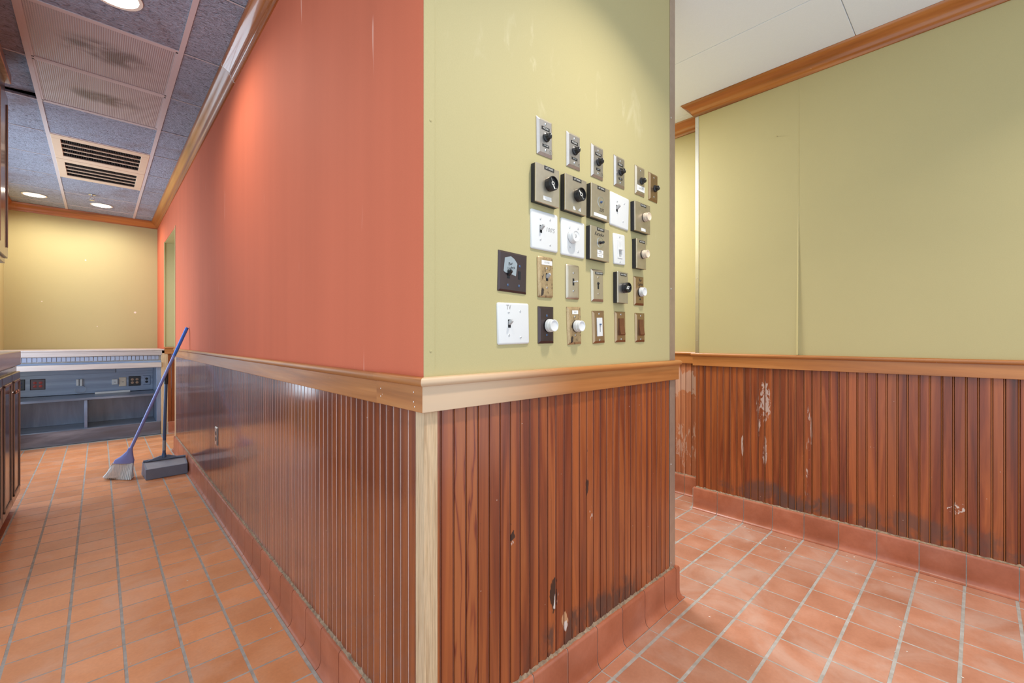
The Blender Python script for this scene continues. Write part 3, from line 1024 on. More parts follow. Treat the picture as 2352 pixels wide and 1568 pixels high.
# ------------------------------------------------------------------ chair rails
CAP = [(-0.005, 1.072), (0.018, 1.072), (0.0225, 1.0745), (0.0255, 1.079), (0.026, 1.084), (0.0245, 1.0895), (0.0205, 1.093), (0.014, 1.094), (-0.005, 1.0945)]
FAS = [(-0.005, RB), (0.0135, RB), (0.0145, RB + 0.001), (0.0145, 1.072), (-0.005, 1.072)]
FAS_THIN = [(-0.005, RB - 0.002), (0.0095, RB - 0.002), (0.0105, RB), (0.0105, 1.070), (-0.005, 1.070)]
CAP_THIN = [(-0.005, 1.070), (0.014, 1.070), (0.0185, 1.0725), (0.0205, 1.077), (0.021, 1.083), (0.0195, 1.0885), (0.0155, 1.092), (-0.005, 1.0935)]
PATH = [(XA, DO0), (XA, 1.195), (XA, YB), (XB2, YB), (XB2, 2.4)]


def rail(name, path, segs, label):
    """segs: (i0, i1, cap profile, fascia profile, axis)"""
    root = None
    for i0, i1, cp, fs, ax in segs:
        m = M['oak_x'] if ax == 'x' else M['oak_y']
        if root is None:
            root = struct(name, sweep(path, fs, i0, i1), m, label, 'chair rail')
        else:
            sweep(path, fs, i0, i1).build('fascia', m, root)
        sweep(path, cp, i0, i1).build('cap', m, root, True)
    return root


rail('trim_7', PATH, [(0, 1, CAP_THIN, FAS_THIN, 'y'), (1, 2, CAP, FAS, 'y')], 'oak chair rail running along the orange corridor wall')
rail('trim_8', PATH, [(2, 3, CAP, FAS, 'x'), (3, 4, CAP, FAS, 'y')], 'oak chair rail under the switch plates, bleached at the corner')
PATHC = [(XE, 3.0), (XE, YC), (XC, YC), (XC, -1.4)]
PATHC2 = [(XE + 0.0, YC), (XC, YC), (XC, -1.4)]
rail('trim_9', PATHC2, [(1, 2, CAP, FAS, 'y')], 'oak chair rail on the right wall')
rail('trim_10', [(XE, 3.0), (XE, YC)], [(0, 1, CAP, FAS, 'y')], 'short oak chair rail in the bright recess')
sweep(PATHC2, CAP, 0, 1).build('cap', M['oak_x'], bpy.data.objects['trim_9'], True)
rail('trim_11', [(XA, DO1 - 0.012), (1.2, DO1 - 0.012)], [(0, 1, CAP, FAS, 'x')], 'chair rail wrapping the far side of the doorway')
# nail heads in the rail near the corner
r7 = bpy.data.objects['trim_7']
for y, z in ((1.17, 1.05), (1.17, 1.028), (0.99, 1.055), (0.99, 1.03), (0.985, 1.018)):
    MB().lathe([(0.002, 0.0), (0.0001, 0.0008)], 8, '-x', (XA - 0.0145, y, z)).build('nail_head', M['paper'], r7)

# ------------------------------------------------------------------ crown mouldings
CR_B = 2.745
CRP = [(-0.004, CR_B), (0.008, CR_B), (0.010, CR_B + 0.012), (0.016, CR_B + 0.020), (0.022, CR_B + 0.026), (0.024, CR_B + 0.036), (0.034, CR_B + 0.050),
       (0.048, CR_B + 0.060), (0.062, CR_B + 0.068), (0.070, CR_B + 0.080), (0.072, CR_B + 0.094), (0.072, ZC), (-0.004, ZC)]
cp_ = [(XF, 2.9), (XF, YD), (XA, YD), (XA, 3.09), (XA, 1.0)]
cp_ = cp_[::-1]
# travel must keep the room on the right: orange wall (toward -Y) has room on the right; far wall then side wall run the same way
path_cr = [(XF, 4.2), (XF, YD), (XA, YD), (XA, 3.09), (XA, 1.0)]
tr = struct('trim_12', sweep(path_cr, CRP, 3, 4), M['crown_gloss'], 'glossy brown crown moulding near end, along the orange wall', 'crown moulding', True)
tr = struct('trim_13', sweep(path_cr, CRP, 2, 3), M['crown_y'], 'golden oak crown moulding far length, along the orange wall', 'crown moulding', True)
mbj = sweep([(XA, 3.0925), (XA, 3.0885)], [(o + 0.0006, z - 0.0006) for o, z in CRP])
mbj.build('joint_filler', M['paper'], tr)
tr = struct('trim_14', sweep(path_cr, CRP, 1, 2), M['crown_x'], 'oak crown moulding across the far corridor wall', 'crown moulding', True)
tr = struct('trim_15', sweep(path_cr, CRP, 0, 1), M['crown_y'], 'oak crown moulding above the cabinets at far left', 'crown moulding', True)
CRC = [(o * 1.06, z + 0.016 if z < ZC else z + 0.004) for o, z in CRP]
tr = struct('trim_16', sweep(PATHC2, CRC, 1, 2), M['crown_y'], 'oak crown moulding along the top of the right wall', 'crown moulding', True)
sweep(PATHC2, CRC, 0, 1).build('return', M['crown_x'], tr, True)
tr = struct('trim_17', sweep([(XE, 3.0), (XE, YC)], CRC), M['crown_y'], 'short oak crown moulding in the bright recess', 'crown moulding', True)

# ------------------------------------------------------------------ tile base
BP = [(0.0, 0.0), (0.035, 0.0), (0.0345, 0.003), (0.029, 0.0055), (0.0235, 0.0105), (0.0195, 0.019), (0.0175, 0.031), (0.017, 0.045), (0.017, 0.136), (0.0158, 0.141),
      (0.0125, 0.1455), (0.007, BH), (0.0, BH)]
bt_cache = {}


def base_tile(w_):
    k = round(w_, 4)
    if k not in bt_cache:
        mb = MB()
        mb.prism(BP, lambda a, b: (0, -a, b), lambda a, b: (k, -a, b))
        bt_cache[k] = mb.mesh('cove_base_tile', M['base_tile'], True)
    return bt_cache[k]


def base_run(root, edges, axis, plane, g=0.0042):
    for a, b in zip(edges[:-1], edges[1:]):
        if axis == 'x':
            place('base_tile', base_tile(b - a - g), root, (a + g / 2, plane, 0))
        else:
            place('base_tile', base_tile(b - a - g), root, (plane, b - g / 2, 0), (0, 0, -PI / 2))


def grout_core(path, i0=0, i1=None):
    return sweep(path, [(o - 0.0022 if o > 0.003 else o, max(z - 0.0022, 0)) for o, z in BP], i0, i1)


def caulk(root, path_pts, seed, rough=0.006):
    """lumpy strip where base meets boards; path given as list of ((x,y),(nx,ny))"""
    rr = random.Random(seed)
    mb = MB()
    k = 0
    for (x, y), (nx, ny) in path_pts:
        o = 0.006 + rr.random() * 0.003
        h = 0.002 + rr.random() ** 2 * rough
        mb.v += [(x + nx * -0.002, y + ny * -0.002, BH + h + 0.004), (x + nx * o * 0.45, y + ny * o * 0.45, BH + h * 0.8), (x + nx * o, y + ny * o, BH - 0.0005)]
        k += 1
    for i in range(k - 1):
        for j in range(2):
            mb.f.append((i * 3 + j, i * 3 + j + 1, i * 3 + 4 + j, i * 3 + 3 + j))
    o = mb.build('caulk', M['caulk'], root, True)
    return o


b_path = [(XA, DO0), (XA, YB), (XB2, YB), (XB2, 2.6)]
bA = struct('baseboard_left', grout_core(b_path, 0, 1), M['grout'], 'terracotta cove tile base along the orange corridor wall', 'tile base')
eA = [0.997] + [1.1413 + 0.1624 * k for k in range(30)]
base_run(bA, [e for e in eA if e < 5.9] + [5.95], 'y', XA)
bB = struct('baseboard_centre', grout_core(b_path, 1, 3), M['grout'], 'terracotta cove tile base under the switch wall', 'tile base')
eB = [0.64] + [1.314 + 0.1657 * k for k in range(-4, 4)] + [1.918]
base_run(bB, eB, 'x', YB)


def corner_piece(path, root):
    mb = sweep(path, BP)
    return mb.build('base_tile', M['base_tile'], root, True)


# mitred outside corners
P3 = [(XA, 0.995), (XA, YB), (0.638, YB)]
corner_piece(P3, bB)
P4 = [(1.920, YB), (XB2, YB), (XB2, 1.10)]
corner_piece(P4, bB)
base_run_pts = []
rot_tiles = [1.102, 1.26, 1.42, 1.58]
bR = place('base_tile', base_tile(0.155), bB, (XB2, 1.104, 0), (0, 0, PI / 2))
c_path = [(XE, YC), (XC, YC), (XC, -1.4)]
bC = struct('baseboard_right', grout_core(c_path, 1, 2), M['grout'], 'terracotta cove tile base along the right wall', 'tile base')
eC = [-1.299, -1.131, -0.963, -0.795, -0.629, -0.4622, -0.2955] + [-0.1288 + 0.1682 * k for k in range(9)] + [YC + 0.012]
base_run(bC, eC, 'y', XC)
e_path = [(XE, 3.0), (XE, YC)]
bE = struct('baseboard_recess', grout_core(e_path), M['grout'], 'short terracotta tile base in the bright recess', 'tile base')
base_run(bE, [YC + 0.0, 1.545, 1.711, 1.877, 2.043, 2.209, 2.375, 2.541, 2.707, 2.873, 3.0], 'y', XE)
bJ = struct('baseboard_doorway', grout_core([(XA + 0.03, DO1 - 0.012), (1.2, DO1 - 0.012)]), M['grout'], 'tile base at the far side of the doorway', 'tile base')
base_run(bJ, [0.635, 0.80, 0.96, 1.12], 'x', DO1 - 0.012)
# wall end face of the recess corner, lower part (wood)
caulk(bA, [((XA, 0.93 + 0.012 * i), (-1, 0)) for i in range(415)], 3, 0.008)
caulk(bB, [((0.60 + 0.010 * i, YB), (0, -1)) for i in range(133)], 5, 0.007)
caulk(bC, [((XC, -0.9 + 0.012 * i), (-1, 0)) for i in range(190)], 9, 0.006)
caulk(bE, [((XE, YC + 0.012 * i), (-1, 0)) for i in range(70)], 11, 0.005)


# ------------------------------------------------------------------ switch plates
def plate(w_, h_, t_, mat, parent, bev=0.006, round_=False, name='plate'):
    x, z = w_ / 2, h_ / 2
    mb = MB()
    if round_:
        prof = [(0, 0.0), (0, 0.4), (0.25, 0.75), (0.6, 0.95), (1.0, 1.0)]
    else:
        prof = [(0, 0.0), (0.0, 0.25), (1.0, 1.0)]
    c = 0.004 if round_ else 0.0008
    rings = []
    for fo, ft in prof:
        i = bev * fo
        X_, Z_ = x - i, z - i
        cc = max(c - i * 0.3, 0.0006)
        ring = [(-X_ + cc, -Z_), (X_ - cc, -Z_), (X_, -Z_ + cc), (X_, Z_ - cc), (X_ - cc, Z_), (-X_ + cc, Z_), (-X_, Z_ - cc), (-X_, -Z_ + cc)]
        rings.append([(a, -t_ * ft, b) for a, b in ring])
    vs = [p for r in rings for p in r]
    fs = []
    for r in range(len(rings) - 1):
        for i in range(8):
            j = (i + 1) % 8
            fs.append((r * 8 + i, r * 8 + j, r * 8 + 8 + j, r * 8 + 8 + i))
    fs.append(tuple(range((len(rings) - 1) * 8, len(rings) * 8)))
    fs.append(tuple(range(8))[::-1])
    mb.add(vs, fs)
    return mb.build(name, mat, parent, round_)


SCREW = {}


def screws(parent, pts, y, mat):
    if mat.name not in SCREW:
        mb = MB().lathe([(0.0040, 0.0), (0.0038, 0.0008), (0.0026, 0.0015), (0.0001, 0.0018)], 14, '-y')
        SCREW[mat.name] = mb.mesh('screw_head', mat, True)
        SCREW['slot'] = SCREW.get('slot') or MB().box(-0.0034, 0.0034, -0.0019, -0.0012, -0.0004, 0.0004).mesh('screw_slot', M['slot'])
    for (x, z) in pts:
        s = place('screw', SCREW[mat.name], parent, (x, -y, z), (0, random.uniform(0, PI), 0))
        place('slot', SCREW['slot'], s)


def strip_label(parent, x, z, w_, h_, y, s, size, mat=None, ink=None, squeeze=0.9):
    lb = MB().box(-w_ / 2, w_ / 2, -0.0008, 0.0002, -h_ / 2, h_ / 2).build('label_strip', mat or M['tape_black'], parent, loc=(x, -y, z))
    if s:
        text(s, size, ink or M['emboss'], lb, (0, -0.0008, 0), squeeze=squeeze)
    return lb


def frame_label(parent, x, z, w_, h_, y, s, size, squeeze):
    lb = MB().box(-w_ / 2 - 0.0014, w_ / 2 + 0.0014, -0.0006, 0.0002, -h_ / 2 - 0.0014, h_ / 2 + 0.0014).build('label_holder', M['steel'], parent, loc=(x, -y, z))
    s_ = MB().box(-w_ / 2, w_ / 2, -0.0012, 0.0, -h_ / 2, h_ / 2).build('label_strip', M['tape_black'], lb)
    tx = text(s, size, M['emboss'], lb, (0, -0.0012, 0), squeeze=squeeze)
    return lb


def pointer_knob(parent, x, z, y, ang):
    """black fluted volume knob with a pale pointer line"""
    k = MB().lathe([(0.0145, 0.0), (0.0150, 0.0015), (0.0145, 0.004), (0.0118, 0.0055), (0.0112, 0.0065), (0.0098, 0.017), (0.0085, 0.0185), (0.0001, 0.0185)], 16, '-y',
                   flute={4, 5, 6}).build('knob', M['black_plastic'], parent, loc=(x, -y, z), rot=(0, ang, 0))
    MB().box(-0.0006, 0.0006, -0.0192, -0.0150, 0.002, 0.0095).build('pointer', M['emboss'], k)
    return k


def dial_knob(parent, x, z, y, ang, r=0.0225):
    k = MB().lathe([(r * 0.96, 0.0), (r, 0.001), (r, 0.018), (r * 0.97, 0.019), (r * 0.88, 0.019), (r * 0.84, 0.014), (0.0001, 0.014)], 36, '-y').build('knob', M['black_plastic'], parent, True, loc=(x, -y, z), rot=(0, ang, 0))
    MB().lathe([(0.0035, 0.0145), (0.0062, 0.0145), (0.0062, 0.0158), (0.0035, 0.0158)], 20, '-y', caps=False).build('centre_ring', M['emboss'], k, True)
    mb = MB()
    mb.prism([(-0.0006, 0.006), (0.0006, 0.006), (0.0004, r * 0.82), (-0.0004, r * 0.82)], lambda a, b: (a, -0.014, b), lambda a, b: (a, -0.0152, b))
    mb.prism([(-0.0024, -0.0065), (0.0024, -0.0065), (0.004, -r * 0.8), (-0.001, -r * 0.8)], lambda a, b: (a, -0.014, b), lambda a, b: (a, -0.0152, b))
    mb.build('pointer', M['emboss'], k)
    return k


def push_knob(parent, x, z, y, mat, r=0.0165, h=0.017, collar=True):
    if collar:
        MB().lathe([(r * 1.03, 0), (r * 1.03, 0.003), (r * 0.8, 0.0035)], 32, '-y').build('collar', M['black_plastic'], parent, True, loc=(x, -y, z))
    k = MB().lathe([(r, 0.002), (r * 1.0, 0.004), (r * 0.95, h * 0.55), (r * 0.90, h * 0.58), (r * 0.90, h * 0.95), (r * 0.87, h), (r * 0.74, h), (r * 0.68, h * 0.93), (r * 0.3, h * 0.88), (0.0001, h * 0.88)],
                   36, '-y').build('knob', mat, parent, True, loc=(x, -y, z))
    return k


def toggle(parent, x, z, y, mat, up=True, long=0.017, slot=True):
    if slot:
        MB().box(-0.0052, 0.0052, -0.0006, 0.001, -0.0122, 0.0122).build('slot', M['slot'], parent, loc=(x, -y, z))
    s = 1 if up else -1
    mb = MB()
    vs = []
    # tapered lever
    d = Vector((0, -0.86, 0.50 * s))
    u = Vector((0, 0.50 * s, 0.86)) * s
    for q, hw, hh in ((0.0, 0.0046, 0.0056), (long * 0.75, 0.0040, 0.0042), (long, 0.0034, 0.0034)):
        c = Vector((0, 0.001, 0.001 * s)) + d * q
        vs += [c + Vector((-hw, 0, 0)) - u * hh, c + Vector((hw, 0, 0)) - u * hh, c + Vector((hw, 0, 0)) + u * hh, c + Vector((-hw, 0, 0)) + u * hh]
    fs = [(0, 1, 2, 3), (8, 9, 10, 11)]
    for r in (0, 4):
        for i in range(4):
            j = (i + 1) % 4
            fs.append((r + i, r + j, r + 4 + j, r + 4 + i))
    mb.add(vs, fs)
    return mb.build('toggle', mat, parent, loc=(x, -y, z))


G_SW = 'switch plates and dimmers on the olive wall'


def switch(label, x, z, tilt, cat='switch', name='switch_plate'):
    return thing(name, label, cat, (x, YB, z), (0, -R(tilt), 0), group=G_SW)


W1, H1 = 0.0740, 0.119
# --- row 1: volume controls
row1 = [(1.047, 1.840, 1.0, 'MUZAK', 'ATRIUM', '1', 0.6), (1.194, 1.840, 0.3, 'MUZAK', 'FRONT', 'C', 0.5), (1.3325, 1.840, -0.6, 'MUZAK', 'LOFT', '3', 0.4), (1.4775, 1.8415, 0.2, 'MUZAK', 'BAR', '', 0.7)]
lab1 = ['leftmost steel volume control plate in the top row, circled number at its corner', 'second steel volume control plate from the left in the top row',
        'third steel volume control plate from the left in the top row', 'fourth steel volume control plate from the left in the top row']
for k, (x, z, ti, a, b, c, kn) in enumerate(row1):
    t = switch(lab1[k], x, z, ti, 'volume control', 'volume_control')
    plate(W1, H1, 0.0075, M['steel'], t, 0.0085)
    screws(t, [(0, 0.041), (0, -0.042)], 0.0075, M['aluminium'])
    strip_label(t, 0.0, 0.027, 0.037, 0.0105, 0.0075, a, 0.0088)
    strip_label(t, 0.0, -0.028, 0.031 if k < 2 else 0.024, 0.0085, 0.0075, b, 0.0068)
    pointer_knob(t, 0.002, 0.000, 0.0075, kn)
    if c:
        text(c, 0.010, M['ink'], t, (0.0245, -0.0076, -0.043))
        if c != 'C':
            MB().lathe([(0.0072, 0), (0.0078, 0.0001)], 24, '-y', caps=False).build('circle_mark', M['ink'], t, loc=(0.0245, -0.0076, -0.043))
t = switch('tarnished volume control plate with white paper label below its knob', 1.6276, 1.8437, -0.1, 'volume control', 'volume_control')
plate(W1, H1, 0.0075, M['steel_tan'], t, 0.0085)
screws(t, [(0, 0.041)], 0.0075, M['aluminium'])
pointer_knob(t, 0.006, 0.000, 0.0075, 0.5)
strip_label(t, 0.0, -0.033, 0.058, 0.023, 0.0075, 'DANCE', 0.012, M['paper'], M['ink_pale'])
t = switch('rightmost brown volume control plate in the top row, without any label', 1.7364, 1.8426, -0.5, 'volume control', 'volume_control')
plate(W1, H1, 0.0075, M['steel_brown'], t, 0.0085)
screws(t, [(0, 0.041), (0, -0.041)], 0.0075, M['aluminium'])
pointer_knob(t, 0.008, -0.004, 0.0075, 0.5)


def raised_box(t, w_, h_, d=0.0195, face=None):
    MB().bbox(-w_ / 2, w_ / 2, -d, 0.0, -h_ / 2, h_ / 2, 0.0008).build('box_body', M['black_box'], t)
    MB().bbox(-w_ / 2 - 0.0006, w_ / 2 + 0.0006, -d - 0.0022, -d + 0.003, -h_ / 2 - 0.0006, h_ / 2 + 0.0006, 0.0012).build('face_plate', face or M['steel_tan'], t)
    return d + 0.0022


# --- row 2
t = switch('leftmost raised steel dimmer box, big black dial and white sticker', 1.0414, 1.680, -0.3, 'dimmer', 'dimmer_box')
y = raised_box(t, 0.110, 0.121)
frame_label(t, 0.006, 0.0535, 0.046, 0.0115, y, 'LEFT DINING', 0.0085, 0.72)
dial_knob(t, 0.008, 0.005, y, -0.45)
strip_label(t, -0.002, -0.043, 0.038, 0.013, y, '', 0.01, M['paper'])
t = switch('second raised steel dimmer box with big black dial and torn sticker', 1.1856, 1.682, -0.4, 'dimmer', 'dimmer_box')
y = raised_box(t, 0.115, 0.121)
frame_label(t, 0.004, 0.0525, 0.046, 0.0115, y, 'LEFT DINING', 0.0085, 0.72)
dial_knob(t, 0.009, 0.001, y, 2.4)
mb = MB()
mb.prism([(-0.020, -0.006), (-0.019, 0.006), (-0.013, 0.005), (-0.009, -0.001), (-0.006, -0.004), (-0.009, -0.007)], lambda a, b: (a, 0, b), lambda a, b: (a, -0.0006, b))
mb.prism([(0.006, -0.006), (0.011, 0.001), (0.020, 0.007), (0.021, -0.006)], lambda a, b: (a, 0, b), lambda a, b: (a, -0.0006, b))
mb.build('torn_label', M['paper'], t, loc=(0.004, -y, -0.046))
t = switch('raised steel box with its dial missing, only the bare shaft left', 1.3265, 1.6856, -1.0, 'dimmer', 'dimmer_box')
y = raised_box(t, 0.111, 0.121)
frame_label(t, 0.003, 0.0520, 0.046, 0.0115, y, 'LEFT DINING', 0.0085, 0.72)
MB().lathe([(0.015, 0.0), (0.0195, 0.0006), (0.0205, 0.0002)], 32, '-y', caps=False).build('worn_ring', M['aluminium'], t, True, loc=(0.003, -y, 0.003))
MB().lathe([(0.0052, 0.0), (0.0050, 0.002), (0.0028, 0.003), (0.0026, 0.006), (0.0001, 0.006)], 20, '-y').build('shaft', M['pan_pole'], t, True, loc=(0.003, -y, 0.003))
text('205', 0.018, M['ink'], t, (0.006, -y - 0.0002, -0.026), shear=0.3)
strip_label(t, -0.001, -0.0475, 0.078, 0.012, y, '', 0.01, M['paper'])
t = switch('white double switch plate in the second row, right of the dial-less box', 1.4775, 1.6883, -2.1)
plate(0.1285, 0.1275, 0.006, M['white_plastic'], t, 0.006, True)
screws(t, [(-0.022, 0.033), (0.028, 0.036), (0.022, -0.036)], 0.006, M['white_plastic'])
toggle(t, -0.022, 0.006, 0.006, M['grey_plastic'])
t = switch('raised gold-toned dimmer box with ivory knob at the right end of its row', 1.6194, 1.6864, 0.4, 'dimmer', 'dimmer_box')
y = raised_box(t, 0.118, 0.118)
frame_label(t, 0.004, 0.0500, 0.042, 0.0105, y, 'WEST DINING', 0.0078, 0.70)
push_knob(t, 0.014, 0.004, y, M['ivory'], 0.0185, 0.022, False)
strip_label(t, 0.004, -0.0485, 0.034, 0.012, y, '', 0.01, M['paper'])

# --- row 3
t = switch('white double switch plate with a grey toggle and pencil scribble, left end of its row', 1.046, 1.5384, 0.4)
plate(0.127, 0.125, 0.006, M['white_plastic'], t, 0.006, True)
screws(t, [(-0.022, 0.036), (0.024, 0.040), (-0.022, -0.030), (0.024, -0.042)], 0.006, M['white_plastic'])
toggle(t, -0.020, 0.004, 0.006, M['grey_plastic'])
text("100'S", 0.020, M['ink_pale'], t, (0.024, -0.0062, 0.006), shear=0.2)
t = switch('white double plate with one large white round knob', 1.1911, 1.5373, -0.2, 'dimmer', 'dimmer_plate')
plate(0.127, 0.1255, 0.006, M['white_plastic'], t, 0.006, True)
screws(t, [(-0.022, 0.034), (0.024, 0.038), (-0.022, -0.032), (0.024, -0.042)], 0.006, M['white_plastic'])
push_knob(t, -0.010, 0.004, 0.006, M['white_plastic'], 0.0225, 0.020, False)
text('3', 0.016, M['ink_pale'], t, (-0.010, -0.0242, 0.003))
t = switch('raised steel box with small black knob and handwriting above it', 1.3244, 1.5357, -0.4, 'dimmer', 'dimmer_box')
y = raised_box(t, 0.112, 0.1185)
frame_label(t, 0.001, 0.0520, 0.045, 0.0110, y, 'BAY DINING', 0.0085, 0.74)
text('Karaoke', 0.019, M['ink'], t, (-0.006, -y - 0.0002, 0.034), shear=0.25, squeeze=0.85)
MB().lathe([(0.013, 0.0), (0.019, 0.0005), (0.020, 0.0001)], 32, '-y', caps=False).build('worn_ring', M['aluminium'], t, True, loc=(0.001, -y, 0.005))
MB().lathe([(0.0062, 0.0), (0.0066, 0.002), (0.0052, 0.006), (0.0046, 0.017), (0.0001, 0.018)], 12, '-y').build('knob', M['black_plastic'], t, loc=(0.001, -y, 0.006), rot=(R(8), 0, R(-10)))
strip_label(t, 0.000, -0.0285, 0.036, 0.012, y, 'LIGHTS', 0.007, M['paper'], M['ink_pale'])
strip_label(t, 0.000, -0.0425, 0.036, 0.013, y, 'KNOB', 0.007, M['paper'], M['ink_pale'])
t = switch('white slide dimmer plate between two raised dimmer boxes', 1.4752, 1.5404, 2.0, 'dimmer', 'dimmer_plate')
plate(0.079, 0.119, 0.006, M['white_plastic'], t, 0.005, True)
MB().bbox(-0.0165, 0.0165, -0.0078, -0.005, -0.036, 0.036, 0.001).build('dimmer_frame', M['white_plastic'], t)
MB().box(-0.0008, 0.0008, -0.0081, -0.0075, 0.004, 0.026).build('slide_slot', M['grey_plastic'], t)
MB().bbox(-0.010, 0.012, -0.017, -0.0075, -0.004, 0.000, 0.0008).build('slider', M['white_plastic'], t)
MB().box(-0.008, 0.006, -0.0085, -0.0075, -0.028, -0.006).build('paddle', M['grey_plastic'], t)
screws(t, [(0, 0.048), (0, -0.048)], 0.006, M['white_plastic'])
t = switch('narrow raised steel dimmer box with ivory knob', 1.609, 1.537, 0.4, 'dimmer', 'dimmer_box')
y = raised_box(t, 0.071, 0.119)
frame_label(t, 0.005, 0.0500, 0.042, 0.0105, y, 'EAST DINING', 0.0078, 0.70)
push_knob(t, 0.013, 0.000, y, M['ivory'], 0.0175, 0.022, True)

# --- row 4
t = switch('dark bronze double switch plate with taped note, one slot empty', 0.906, 1.3906, -1.6)
plate(0.118, 0.120, 0.0055, M['bronze'], t, 0.006)
mb = MB().prism([(-0.036, 0.040), (-0.012, 0.047), (0.002, 0.041), (0.015, 0.028), (0.010, -0.010), (-0.012, -0.006), (-0.033, -0.004), (-0.040, 0.0)], lambda a, b: (a, -0.0050, b), lambda a, b: (a, -0.0060, b))
mb.build('tape', M['tape'], t)
text('Bar\nLights', 0.013, M['ink'], t, (-0.012, -0.0062, 0.018), rot=(PI / 2, R(-14), 0), shear=0.2)
toggle(t, -0.020, -0.008, 0.0055, M['black_plastic'])
MB().box(-0.0052, 0.0052, -0.0062, -0.005, -0.0125, 0.0125).build('empty_slot', M['slot'], t, loc=(0.025, 0, -0.006))
screws(t, [(0.026, 0.022), (-0.022, -0.040), (0.024, -0.038)], 0.0055, M['pan_pole'])
t = switch('worn brass switch plate with white paper label across its top', 1.0499, 1.3907, 1.0)
plate(0.072, 0.131, 0.0070, M['brass'], t, 0.010, True)
strip_label(t, 0.004, 0.046, 0.050, 0.0145, 0.0068, 'FOYER', 0.009, M['paper'], M['ink_pale'])
screws(t, [(0.004, 0.028), (0.004, -0.034)], 0.0068, M['steel'])
toggle(t, 0.004, 0.000, 0.0068, M['grey_plastic'])
t = switch('tarnished steel plate with thin white lever sticking out', 1.1889, 1.3873, 0.3)
plate(0.0715, 0.118, 0.0070, M['steel_tan'], t, 0.0105, True)
MB().box(-0.0042, 0.0042, -0.0074, -0.006, -0.012, 0.012).build('slot', M['slot'], t)
MB().tube([(0, -0.006, 0), (0.002, -0.024, 0.001)], 0.0022, 10).build('lever', M['white_plastic'], t, True)
screws(t, [(0, 0.031), (0, -0.031)], 0.0070, M['aluminium'])
t = switch('steel plate with black dark slot under a long black label', 1.3328, 1.3873, 1.5)
plate(0.075, 0.1172, 0.0070, M['steel_tan'], t, 0.0085)
frame_label(t, 0.006, 0.0445, 0.048, 0.0095, 0.0070, 'WAITRESS STATION', 0.0072, 0.62)
MB().box(-0.0042, 0.0042, -0.0074, -0.006, -0.013, 0.013).build('slot', M['slot'], t)
MB().bbox(-0.003, 0.003, -0.012, -0.006, 0.004, 0.010, 0.001).build('toggle', M['black_plastic'], t)
screws(t, [(0, 0.030), (0, -0.031)], 0.0070, M['steel_tan'])
t = switch('narrow raised steel dimmer box with black dial', 1.4734, 1.3894, 0.3, 'dimmer', 'dimmer_box')
y = raised_box(t, 0.070, 0.1185, 0.0195, M['steel'])
frame_label(t, 0.003, 0.0500, 0.042, 0.0105, y, 'BAR AT DINING', 0.0075, 0.66)
dial_knob(t, 0.012, 0.000, y, 1.2, 0.0195)
t = switch('brown steel plate with smooth white knob and black scrawl above', 1.6206, 1.3888, 1.3, 'dimmer', 'dimmer_plate')
plate(0.0765, 0.1182, 0.0070, M['steel_brown'], t, 0.0085)
text('Bar\nLights', 0.017, M['ink'], t, (0.004, -0.0072, 0.036), shear=0.3)
push_knob(t, 0.006, -0.004, 0.0070, M['white_plastic'], 0.0195, 0.020, True)
screws(t, [(0.002, -0.034)], 0.0070, M['black_plastic'])

# --- row 5
t = switch('white double switch plate at the lower left end of all plates', 0.9087, 1.2372, 1.3)
plate(0.130, 0.1243, 0.006, M['white_plastic'], t, 0.006, True)
screws(t, [(-0.022, 0.034), (0.026, 0.038), (-0.022, -0.034), (0.026, -0.042)], 0.006, M['white_plastic'])
toggle(t, -0.020, 0.000, 0.006, M['grey_plastic'])
text('TV', 0.020, M['ink_pale'], t, (-0.022, -0.0062, 0.048), squeeze=0.8)
t = switch('dark bronze plate with large white round knob', 1.054, 1.2362, 0.4, 'dimmer', 'dimmer_plate')
plate(W1, H1, 0.0065, M['bronze'], t, 0.0080)
screws(t, [(0, 0.030), (0, -0.032)], 0.0065, M['pan_pole'])
push_knob(t, 0.008, -0.002, 0.0065, M['white_plastic'], 0.0215, 0.026, True)
t = switch('worn rusty brass plate with large white knob and small paper label', 1.1984, 1.2374, 2.4, 'dimmer', 'dimmer_plate')
plate(0.0757, 0.1295, 0.0065, M['brass'], t, 0.0085)
strip_label(t, 0.002, 0.046, 0.032, 0.013, 0.0065, 'BAR', 0.008, M['paper'], M['ink_pale'])
screws(t, [(0, 0.031), (0, -0.033)], 0.0065, M['steel'])
push_knob(t, 0.006, -0.002, 0.0065, M['white_plastic'], 0.0205, 0.026, True)
t = switch('steel plate with white slide dimmer insert', 1.3409, 1.2354, 2.8, 'dimmer', 'dimmer_plate')
plate(W1, H1, 0.0065, M['steel_brown'], t, 0.0085)
MB().bbox(-0.0165, 0.0165, -0.0095, -0.005, -0.034, 0.034, 0.001).build('dimmer_insert', M['white_plastic'], t)
MB().box(-0.0010, 0.0010, -0.0100, -0.0092, -0.018, 0.012).build('slide_slot', M['slot'], t)
MB().bbox(-0.003, 0.006, -0.013, -0.0092, 0.007, 0.012, 0.0006).build('slider', M['pan_pole'], t)
screws(t, [(0, 0.048), (0, -0.048)], 0.0065, M['aluminium'])


def rocker(t):
    mb = MB()
    prof = [(0.0055, -0.033), (0.0130, -0.033), (0.0160, -0.029), (0.0105, 0.004), (0.0100, 0.033), (0.0055, 0.033)]
    mb.prism(prof, lambda a, b: (-0.0160, -a, b), lambda a, b: (0.0160, -a, b))
    mb.build('rocker', M['brown_plastic'], t)


